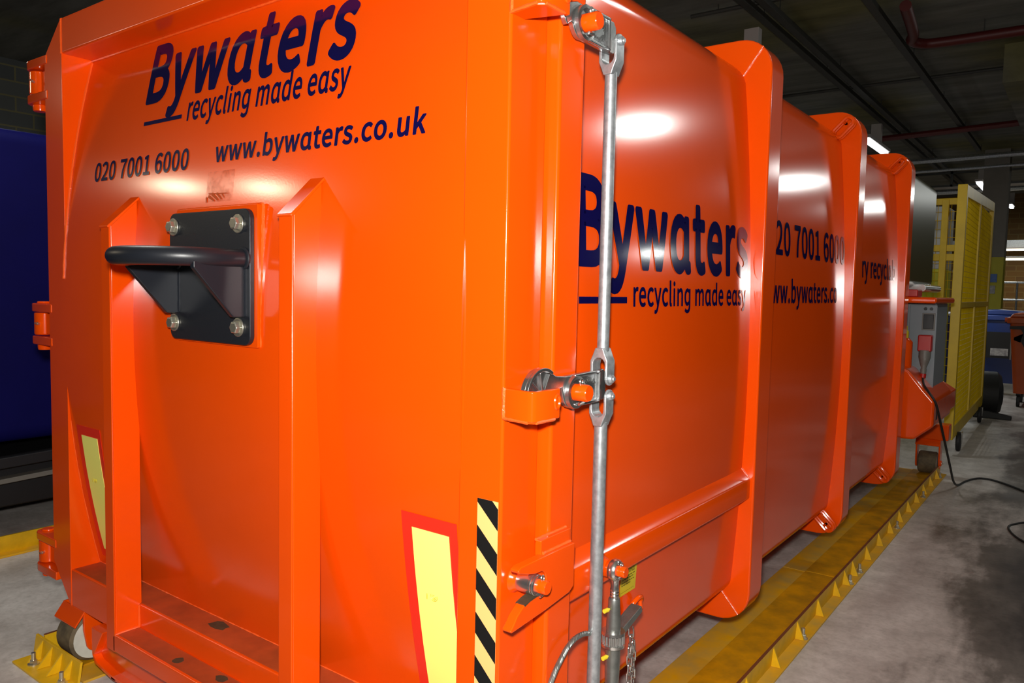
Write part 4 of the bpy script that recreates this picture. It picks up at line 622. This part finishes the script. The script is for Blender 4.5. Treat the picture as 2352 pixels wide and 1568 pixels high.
for z, e in ((.708, .744), (.700, .738), (.690, .741), (.682, .722), (.660, .745)):
    y = .662
    while y < e:
        L = random.uniform(.006, .016); h = .0022 if z > .67 else .0008
        bm.faces.new([bm.verts.new((xside(z)+.0022, yy, zz)) for yy, zz in ((y, z), (min(y+L, e), z), (min(y+L, e), z+h), (y, z+h))]); y += L+.003
obj('printed_lines', bm, BLACK, wl)

# front compaction end, beyond the third rib -----------------------------------------------------------------------
obj('hopper', PR(rrect(-2.36, .005, 1.665, 2.525, .07, 6), 4.86, 5.93, 'y'), OLIVE, ROOT, .012, 3, smooth=30)
obj('hopper_flange', PR(rrect(-2.36, .075, 1.640, 1.70, .03, 6), 5.2, 5.95, 'y'), STEEL, ROOT, .006)
obj('service_shelf', B(-2.3, .205, 4.83, 5.75, 1.555, 1.600), ORANGE, ROOT, .018, 3)
obj('hydraulic_box', B(-.02, .075, 4.86, 5.05, 1.60, 1.655), REDP, ROOT, .008)
cab = obj('control_cabinet', B(-.6, .16, 5.18, 5.72, .80, 1.555), PANEL, ROOT, .008)
obj('cabinet_panel', B(-.02, .165, 5.168, 5.182, .85, 1.54), PANEL, cab, .003)
obj('screen', B(.075, .145, 5.158, 5.170, 1.36, 1.47), BLACK, cab, .003)
obj('screen_surround', B(.066, .154, 5.163, 5.169, 1.35, 1.48), GREYP, cab, .002)
for x in (.085, .125): obj('push_button', lathe(bmesh.new(), [(0, .012), (.014, .011)], (x, 5.168, 1.512), (0, -1, 0), 12), BLACK, cab)
so = obj('power_socket', B(.055, .150, 5.09, 5.17, 1.19, 1.315), REDP, cab, .010)
obj('power_plug', lathe(bmesh.new(), [(0, .042), (.05, .042), (.10, .028), (.13, .018), (.145, .022), (.175, .020)], (.105, 5.12, 1.195), (0, -.15, -1), 16), GREYP, so, .002)
obj('plug_gland', lathe(bmesh.new(), [(0, .022), (.03, .020)], (.105, 5.095, 1.022), (0, -.15, -1), 12), REDP, so)
obj('oil_cylinder', lathe(bmesh.new(), [(0, .06), (.30, .06), (.33, .035)], (-.03, 5.05, .96), (0, 0, 1), 20), ORANGE, ROOT)
obj('oil_cap', lathe(bmesh.new(), [(0, .03), (.05, .03), (.06, .02), (.09, .02)], (-.03, 5.05, 1.29), (0, 0, 1), 14), YNIP, ROOT)
obj('press_housing', PR([(-2.3, .50), (.10, .55), (.225, .66), (.225, .845), (.150, .930), (.045, 1.06), (-.06, 1.105), (-2.3, 1.105)], 4.86, 5.72, 'y'), ORANGE, ROOT, .02, 3)
obj('press_housing_nose', PR([(.10, .60), (.215, .68), (.215, .83), (.10, .90)], 5.70, 6.05, 'y'), ORANGE, ROOT, .01)
obj('hazard_sticker', B(.224, .2265, 4.95, 5.02, .70, .79), BLACK, ROOT)
obj('nose_plate', PR([(-2.3, .36), (-.25, .42), (-.02, .56), (-.02, .60), (-2.3, .60)], 5.0, 6.2, 'y'), CHASS, ROOT, .01)
obj('crossbeam', B(-2.38, .155, 6.28, 6.44, .335, .475), ORANGE, ROOT, .010)
obj('beam_bracket', PR([(-.26, .335), (-.20, .335), (-.16, .475), (-.14, .56), (-.26, .56)], 6.2, 6.29, 'y'), ORANGE, ROOT, .006)
obj('longitudinal_member', B(-.62, -.30, 4.75, 6.36, .30, .44), ORANGE, ROOT, .01)
obj('longitudinal_member', B(-2.10, -1.78, 4.75, 6.36, .30, .44), ORANGE, ROOT, .01)
roller(-.080, .070, 6.36, .118, .098, True, ROOT, .34)

# ================================================================== GUIDE RAILS ON THE FLOOR
def guide_rail(name, x_in, s, ya, yb, gus, bolts, label, stop=False, track=True):
    """s = +1: upright on the +x side of the base plate"""
    X = lambda d: x_in+s*d
    t = thing(name, label, 'rail', ((X(0)+X(.40))/2, (ya+yb)/2, 0), 'yellow guide rails on the floor')
    obj('base_plate', B(*sorted((X(0), X(.400))), ya, yb, 0, .010), YEL, t, .002)
    obj('wheel_track', B(*sorted((X(.128), X(.333))), ya+.002, yb-.002, .009, .016), YELTRK, t, .002)
    u = bmesh.new(); prism(u, [(X(.333), .008), (X(.343), .100), (X(.354), .100), (X(.346), .008)], ya, yb, 'y')
    o = obj('upright', u, YELB, t)
    obj('rubbed_edge', B(*sorted((X(.3425), X(.3545))), ya, yb, .0995, .1012), RUBY, o)
    for y in gus:
        obj('gusset', PR([(X(.345), .010), (X(.353), .094), (X(.386), .012)], y-.005, y+.005, 'y') if s > 0 else PR([(X(.345), .010), (X(.386), .012), (X(.353), .094)], y-.005, y+.005, 'y'), YELB, t)
    for y in bolts: floor_bolt((X(.374), y, .010), t)
    if stop:
        yo = ya
        xa, xb = sorted((X(-.005), X(.400)))
        obj('stop_foot', B(xa, xb, yo-.105, yo-.02, 0, .010), YELB, t, .002)
        sp = obj('end_stop', PR([(yo-.025, .008), (yo-.012, .092), (yo-.002, .092), (yo-.015, .008)], xa, xb, 'x'), YELB, t, .0015)
        for k in range(4):
            x = xa+.07+(xb-xa-.14)*k/3
            obj('gusset', PR([(yo-.022, .010), (yo-.012, .086), (yo-.075, .011)], x-.004, x+.004, 'x'), YELB, t)
        for x in (xa+.10, xb-.05): floor_bolt((x, yo-.062, .010), t)
    return t
def floor_bolt(p, parent):
    b = obj('floor_bolt', lathe(bmesh.new(), [(0, .022), (.005, .022)], p, (0, 0, 1), 18), BOLT, parent)
    n = lathe(bmesh.new(), [(0, .0145), (.013, .0145), (.015, .012)], (p[0], p[1], p[2]+.005), (0, 0, 1), 6); obj('nut', n, BOLT, b)
    obj('stud', cyl(bmesh.new(), (p[0], p[1], p[2]+.015), (p[0], p[1], p[2]+.050), .0085, 12), BOLT, b)
YELTRK = mat('scuffed_yellow_track', (.74, .33, .0005), .55, spec=.2, col2=(.38, .19, .006), mscale=7)
g1 = [1.50-.33*k for k in range(4, 0, -1)]+[1.50, 1.83, 2.165, 2.50, 2.82, 3.02]
guide_rail('guide_rail', -.265, 1, -.03, 3.083, g1, (1.18, 2.187, 3.055), 'yellow guide rail on the right, section nearest the photographer')
guide_rail('guide_rail', -.265, 1, 3.087, 6.46, [3.20, 3.54, 3.87, 4.20, 4.53, 4.86, 5.19, 5.52, 5.85, 6.18], (3.28, 4.36, 5.40, 6.25), 'yellow guide rail on the right, far section under the third rib')
guide_rail('guide_rail', -2.02, -1, -.055, 6.46, [.33+.33*k for k in range(6)], (.6, 1.7), 'yellow guide rail on the left with end stop by the white roller', stop=True)
t = thing('guide_rail', 'yellow guide rail in front of the dark blue container', 'rail', (-3.95, 1.4, 0), 'yellow guide rails on the floor')
obj('base_plate', B(-4.2, -3.80, -.8, 3.6, 0, .012), YEL, t, .002); obj('upright', PR([(-3.88, .01), (-3.868, .01), (-3.860, .108), (-3.872, .108)], -.8, 3.6, 'y'), YELB, t, .002)

# ================================================================== NEIGHBOURING BLUE CONTAINER
t = thing('waste_container', 'dark blue container standing in shadow at the left edge', 'container', (-5.2, 2.2, .012))
obj('body_shell', PR(rrect(-6.5, -3.99, .62, 2.47, .09, 6), -.9, 5.2, 'y'), BLUE, t, .005)
obj('chassis', B(-6.3, -4.15, -.7, 5.1, .20, .50), CHASS, t, .01)
obj('side_rail', PR([(-.7, .44), (-.7, .50), (5.1, .70), (5.1, .62)], -4.06, -3.985, 'x'), CHASS, t, .006)
obj('side_rail', PR([(-.7, .34), (-.7, .37), (5.1, .58), (5.1, .55)], -4.08, -4.00, 'x'), GREYP, t, .004)
for y in (-.3, 4.6): obj('roller', cyl(bmesh.new(), (-4.25, y, .112), (-4.10, y, .112), .10, 28), TREAD, t, .008)
for y in (-.3, 4.6): obj('roller_bracket', B(-4.3, -4.06, y-.05, y+.05, .19, .24), CHASS, t, .004)

# ================================================================== CABLES ON THE FLOOR
cp = [(.105, 5.085, .99), (.135, 4.95, .955), (.185, 4.845, .915), (.235, 4.835, .84), (.258, 4.93, .70), (.272, 5.15, .50), (.274, 5.5, .26), (.268, 5.8, .09), (.275, 6.05, .012), (.31, 6.28, .009), (.39, 6.48, .009), (.52, 6.46, .009), (.74, 6.20, .009), (1.0, 5.8, .009), (1.5, 5.4, .009)]
tag(obj('power_cable', T(smooth(cp, 6), .0085, 8), RUBBER, loc=(.4, 6.3, 0)), 'thin black cable running from the red plug across the floor', 'cable')
cp = [(1.10, 7.2, .012), (.86, 7.05, .012), (.71, 7.4, .012), (.66, 7.9, .012), (.64, 8.3, .012), (.72, 8.9, .012), (1.0, 9.4, .012)]
tag(obj('hose', T(smooth(cp, 6), .012, 8), RUBBER, loc=(.8, 8, 0)), 'dark hose curving in at the right edge, farther than the cable', 'hose')
cp = [(1.1, 5.0, .007), (.85, 5.15, .007), (.75, 5.05, .007), (.72, 4.9, .007), (.80, 4.65, .007), (1.0, 4.4, .007)]
tag(obj('hose', T(smooth(cp, 6), .007, 8), RUBBER, loc=(.8, 5, 0)), 'thin dark hose loop on the stained floor at the right edge', 'hose')

# ================================================================== YELLOW MESH CAGE
def mesh_panel(bm, o, u, L, H, du, dz, r=.0025):
    o, u = Vector(o), Vector(u).normalized()
    k = 0
    while k*du <= L: tube(bm, [o+u*(k*du), o+u*(k*du)+Vector((0, 0, H))], r, 4); k += 1
    k = 0
    while k*dz <= H: tube(bm, [o+Vector((0, 0, k*dz)), o+u*L+Vector((0, 0, k*dz))], r, 4); k += 1
    return bm
t = thing('mesh_gate', 'tall yellow mesh gate on castors standing open', 'gate', (.05, 9, 0))
GA, GB = Vector((.055, 7.40, 0)), Vector((.0, 10.65, 0)); gu = (GB-GA).normalized(); gn = Vector((gu.y, -gu.x, 0)); gl = (GB-GA).length
def gbar(name, d0, d1, z0, z1, th=.05, zz=None):
    bm = bmesh.new(); a, b = GA+gu*d0, GA+gu*d1
    q = [(a.x, a.y), (b.x, b.y), (b.x-gn.x*th, b.y-gn.y*th), (a.x-gn.x*th, a.y-gn.y*th)]
    return obj(name, prism(bm, q, z0, z1, 'z'), CAGE, t, .004)
gbar('gate_stile', 0, .09, .17, 2.72, .085); gbar('gate_stile', gl-.1, gl, .17, 2.86, .05)
gbar('gate_rail', .09, gl-.1, .17, .30); gbar('gate_rail', .09, gl-.1, 1.50, 1.56); gbar('gate_rail', gl*.45, gl*.45+.05, .3, 2.7)
bm = bmesh.new(); a, b = GA+gu*.09, GA+gu*(gl-.1)
v = [bm.verts.new(p) for p in (Vector((a.x, a.y, 2.60)), Vector((b.x, b.y, 2.74)), Vector((b.x, b.y, 2.86)), Vector((a.x, a.y, 2.72)))]
bm.faces.new(v); r = bmesh.ops.extrude_face_region(bm, geom=bm.faces[:]); bmesh.ops.translate(bm, verts=[x for x in r['geom'] if isinstance(x, bmesh.types.BMVert)], vec=-gn*.05)
obj('gate_rail', bm, CAGE, t, .004)
obj('wire_mesh', mesh_panel(bmesh.new(), GA+gu*.06-gn*.02+Vector((0, 0, .28)), gu, gl-.12, 2.40, .06, .055, .0034), CAGE, t)
for d in (.42, 2.75):
    p = GA+gu*d+gn*.015
    c = obj('castor', lathe(bmesh.new(), [(-.02, .04), (-.02, .095), (-.014, .10), (.014, .10), (.02, .095), (.02, .04)], (p.x, p.y, .10), gn, 24), RUBBER, t)
    obj('castor_fork', PR([(p.y-.02, .09), (p.y+.02, .09), (p.y+.045, .20), (p.y-.045, .20)], p.x+.024, p.x+.032, 'x'), STEEL, c)
t = thing('mesh_enclosure', 'yellow framed mesh screen behind the open gate', 'fence', (-.6, 8.9, 0))
for x in (-1.6, -.33, -.17): obj('post', B(x-.035, x+.035, 8.86, 8.94, 0, 2.74), CAGE, t, .005)
obj('rail', B(-1.6, -.12, 8.87, 8.93, 2.68, 2.755), CAGE, t, .005); obj('rail', B(-1.6, -.12, 8.87, 8.93, 2.14, 2.215), CAGE, t, .005); obj('rail', B(-1.6, -.2, 8.87, 8.93, 2.03, 2.11), CAGE, t, .005)
obj('wire_mesh', mesh_panel(bmesh.new(), (-1.6, 8.9, .1), (1, 0, 0), 1.45, 2.6, .07, .10, .003), CAGE, t)
t = thing('machine_cabinet', 'grey and yellow cabinet glimpsed through the mesh screen', 'cabinet', (-.62, 9.6, 0))
obj('upper_body', B(-.95, -.38, 9.4, 10.0, 1.95, 2.72), mat('pale_grey_cabinet', (.52, .54, .55), .5), t, .01); obj('lower_body', B(-.95, -.38, 9.39, 10.0, 0, 1.95), mat('lime_yellow_cabinet', (.62, .62, .02), .5), t, .01)

# ================================================================== BINS AND BACKGROUND THINGS
def wheelie(x, y, w, d, h, m, label, group=None, rot=0):
    t = thing('wheelie_bin', label, 'bin', (x, y, 0), group)
    def pl(pts): return pts
    bm = bmesh.new(); z0, z1 = .20, h-.12
    lo = rrect(-w*.42, w*.42, -d*.42, d*.42, .06, 4); hi = rrect(-w*.5, w*.5, -d*.5, d*.5, .06, 4)
    A = [bm.verts.new((x+p[0], y+p[1], z0)) for p in lo]; C = [bm.verts.new((x+p[0], y+p[1], z1)) for p in hi]; n = len(A)
    bm.faces.new(A[::-1]); bm.faces.new(C)
    for i in range(n): bm.faces.new((A[i], A[(i+1) % n], C[(i+1) % n], C[i]))
    obj('bin_body', bm, m, t)
    obj('rim', PR([(x+p[0], y+p[1]) for p in rrect(-w*.53, w*.53, -d*.53, d*.53, .06, 4)], z1-.06, z1+.03, 'z'), m, t, .015)
    obj('lid', PR([(x-w*.5, z1+.03), (x+w*.5, z1+.03), (x+w*.46, h-.03), (x, h), (x-w*.46, h-.03)], y-d*.52, y+d*.5, 'y'), m, t, .02)
    for sx in (-1, 1):
        obj('trunnion', cyl(bmesh.new(), (x+sx*w*.5, y, z1-.02), (x+sx*w*.58, y, z1-.02), .035, 14), m, t)
        for sy in (-1, 1):
            c = obj('castor', cyl(bmesh.new(), (x+sx*w*.36-.02, y+sy*d*.34, .09), (x+sx*w*.36+.02, y+sy*d*.34, .09), .09, 20), RUBBER, t)
            obj('castor_fork', B(x+sx*w*.36-.03, x+sx*w*.36+.03, y+sy*d*.34-.02, y+sy*d*.34+.02, .16, .22), RUBBER, c)
    return t
wheelie(.72, 12.6, 1.15, .95, 1.42, BINO, 'orange wheeled bin at the right edge')
bm = PR([(.16, 1.20), (.50, 1.22), (.50, 1.17), (.44, 1.15), (.43, .95), (.37, .86), (.31, .98), (.30, 1.02), (.22, 1.04), (.22, 1.0), (.30, .97), (.33, 1.1), (.30, 1.16), (.16, 1.16)], 12.02, 12.08, 'y')
tag(obj('rag', bm, RUBBER, loc=(.35, 12.05, .86)), 'black rag hanging from the rim of the orange bin', 'rag')
bb = wheelie(-.15, 14.1, 1.1, .9, 1.42, BINB, 'dark blue wheeled bin beside the orange bin')
bm = B(-.30, .10, 13.60, 13.66, .62, 1.05); o = obj('bin_label', bm, BLACK, bb); obj('label_border', B(.075, .095, 13.59, 13.60, .60, 1.08), GREYP, o); obj('label_text_block', B(-.2, .05, 13.59, 13.60, .66, .78), SIGNW, o)
wheelie(-1.15, 12.4, 1.1, .9, 1.40, BINB, 'dark blue wheeled bin seen through the mesh gate')
t = thing('black_wheel', 'large black rubber wheel on the floor behind the yellow gate', 'wheel', (-.02, 10.9, 0))
obj('tyre', lathe(bmesh.new(), [(-.17, .16), (-.17, .25), (-.12, .30), (.12, .30), (.17, .25), (.17, .16)], (.0, 11.0, .30), (1, .2, 0), 32), RUBBER, t)
obj('axle', lathe(bmesh.new(), [(-.2, .05), (-.2, .16), (.19, .16), (.19, .05)], (.0, 11.0, .30), (1, .2, 0), 24), CHASS, t)
obj('foot_bar', PR([(-.10, .0), (.34, .0), (.34, .05), (.05, .10), (-.10, .10)], 10.62, 10.70, 'y'), RUBBER, t, .01)
t = thing('pillar', 'square concrete pillar with a yellow painted lower half', 'pillar', (-.62, 17.2, 0))
obj('upper_shaft', B(-.80, -.36, 17, 17.45, 2.442, 4.6), CONC, t); obj('painted_base', B(-.80, -.36, 16.995, 17.45, 0, 2.44), PILY, t)
tag(obj('sign', B(-.595, -.455, 16.975, 16.995, 1.93, 2.10), SIGNB, loc=(-.525, 16.98, 1.93)), 'blue notice on the yellow part of the pillar', 'sign')
tag(obj('sign', B(-.605, -.475, 16.975, 16.995, 1.70, 1.865), SIGNW, loc=(-.54, 16.98, 1.70)), 'grey picture notice below the blue one on the pillar', 'sign')
t = thing('safety_barrier', 'grey metal barrier in front of the brown back wall', 'railing', (-.2, 21, 0))
for k in range(8): obj('post', cyl(bmesh.new(), (-1.2+k*.42, 21, 0), (-1.2+k*.42, 21, 2.02), .022, 8), GALV, t)
for z in (1.58, 2.0): obj('rail', cyl(bmesh.new(), (-1.25, 21, z), (1.9, 21, z), .024, 8), GALV, t)
def batten(x, y, z, L, axis, label, m=TUBE, hang=True, power=0, group='batten lamps hung under the ceiling', off=0):
    yb = y; y = y+off
    t = thing('ceiling_lamp', label, 'lamp', (x, y, z), group)
    if axis == 'y': q = (x-.07, x+.07, y-L/2, y+L/2); d = (x-.045, x+.045, y-L/2+.03, y+L/2-.03)
    else: q = (x-L/2, x+L/2, y-.07, y+.07); d = (x-L/2+.03, x+L/2-.03, y-.045, y+.045)
    obj('lamp_body', B(*q, z+.03, z+.08), BOXM, t, .006); obj('diffuser', B(*d, z-.02, z+.032), m, t, .012)
    if hang: obj('mounting_box', B(x-.075, x+.075, yb-.05, yb+.05, z+.08, z+.36), BOXM, t, .004)
    if power:
        l = bpy.data.lights.new('lamp_light', 'AREA'); l.shape = 'RECTANGLE'; l.size, l.size_y = (.12, L) if axis == 'y' else (L, .12); l.energy = power; l.color = (.96, 1, .97) if m is TUBE else (1, .85, .6)
        o = bpy.data.objects.new('lamp_light', l); COL.objects.link(o); o.location = (x, y, z-.03)
    return t
batten(-1.8, 6.40, 3.90, .5, 'y', 'batten lamp hidden behind the top of the first rib', power=22)
batten(-1.8, 12.05, 3.97, 1.5, 'y', 'lit batten lamp just above the third rib', power=22)
batten(-.90, 17.8, 3.97, 1.3, 'y', 'lit batten lamp to the left of the grey pillar', power=22)
batten(-.72, 22.6, 4.0, .8, 'y', 'small distant lamp to the right of the grey pillar', power=20)
batten(-.45, 23.6, 2.93, 1.2, 'x', 'warm lit tube at the right edge, upper of two', WARM, False, 9)
batten(-.52, 23.3, 2.66, 1.0, 'x', 'warm lit tube at the right edge, lower of two', WARM, False, 9)
batten(-.55, 13.2, 1.98, .42, 'x', 'short white tube seen through the mesh gate', TUBE, False, 8)
# trunking, pipes and trays under the ceiling
def run(name, label, cat, pts, r, m, group=None, n=8, rods=()):
    t = thing(name, label, cat, pts[0], group); obj('run', T(pts, r, n), m, t)
    for p in rods: obj('hanger_rod', T([p, (p[0], p[1], 4.6)], .006, 5), TRUNK, t)
    return t
def trunk(x, label, z=4.42, y0=3.5, y1=22):
    t = thing('cable_trunking', label, 'trunking', (x, y0, z), 'cable trunking under the ceiling')
    obj('channel', B(x-.04, x+.04, y0, y1, z, z+.06), TRUNK, t, .004)
    for k in range(6): obj('hanger_rod', cyl(bmesh.new(), (x, y0+.8+k*2.4, z+.06), (x, y0+.8+k*2.4, 4.6), .006, 5), TRUNK, t)
trunk(-1.8, 'leftmost cable trunking, the lamps hang from it'); trunk(-1.66+.02, 'cable trunking just right of the lamp trunking'); trunk(-.80, 'cable trunking nearest the red pipe', y1=16)
run('conduit', 'thin conduit crossing above the first rib', 'pipe', [(-2.5, 6.45, 4.53), (-1.3, 6.45, 4.53)], .022, TRUNK, rods=((-2.2, 6.45, 4.54), (-1.5, 6.45, 4.54)))
run('conduit', 'thin conduit crossing the ceiling farther back', 'pipe', [(-3.5, 10.4, 4.55), (.2, 10.4, 4.55)], .022, TRUNK)
el = [(-.52, 7.0, 4.42), (-.60, 7.9, 4.42), (-.66, 8.15, 4.42), (-.60, 8.32, 4.42), (-.42, 8.40, 4.42), (.4, 8.42, 4.42), (2.5, 8.42, 4.42)]
run('red_pipe', 'dark red pipe bending under the ceiling at top right', 'pipe', smooth(el, 5), .055, REDPIPE, rods=((.0, 8.42, 4.42),), n=12)
run('red_pipe', 'long dark red pipe crossing far back under the ceiling', 'pipe', [(-6, 13.5, 4.25), (3, 13.2, 4.45)], .05, REDPIPE)
for k, (y, z, r, lab) in enumerate(((16.2, 4.30, .05, 'pale pipe, topmost of the far cross pipes'), (16.4, 4.12, .03, 'thin pipe, middle of the far cross pipes'), (19.5, 4.05, .06, 'grey pipe, lowest of the far cross pipes'))):
    run('service_pipe', lab, 'pipe', [(-6, y, z), (4, y, z+.1)], r, GALV, 'cross pipes far back')
t = thing('cable_tray', 'wide ladder tray crossing far back under the ceiling', 'tray', (-1, 18.5, 4.1))
for z in (4.08, 4.36): obj('side_rail', B(-6, 4, 18.4, 18.45, z, z+.04), TRUNK, t)
for k in range(14): obj('rung', B(-5.9+k*.72, -5.85+k*.72, 18.4, 18.46, 4.08, 4.4), TRUNK, t)
obj('tray_base', B(-6, 4, 18.5, 18.9, 4.08, 4.10), BOXM, t)
tag(obj('service_duct', B(-3, 6, 24.4, 24.9, 3.05, 3.25), GALV, loc=(0, 24.6, 3.05)), 'pale metal duct along the back wall', 'duct')
t = thing('wall_duct', 'grey vertical duct on the dark blockwork at top left', 'duct', (-10.8, 4.3, 0))
obj('duct', B(-10.99, -10.75, 4.10, 4.55, 0, 4.6), BOXM, t, .01)
run('wall_pipe', 'grey pipe running along the dark blockwork', 'pipe', [(-10.9, -3, 3.02), (-10.9, 12, 3.02)], .05, TRUNK)
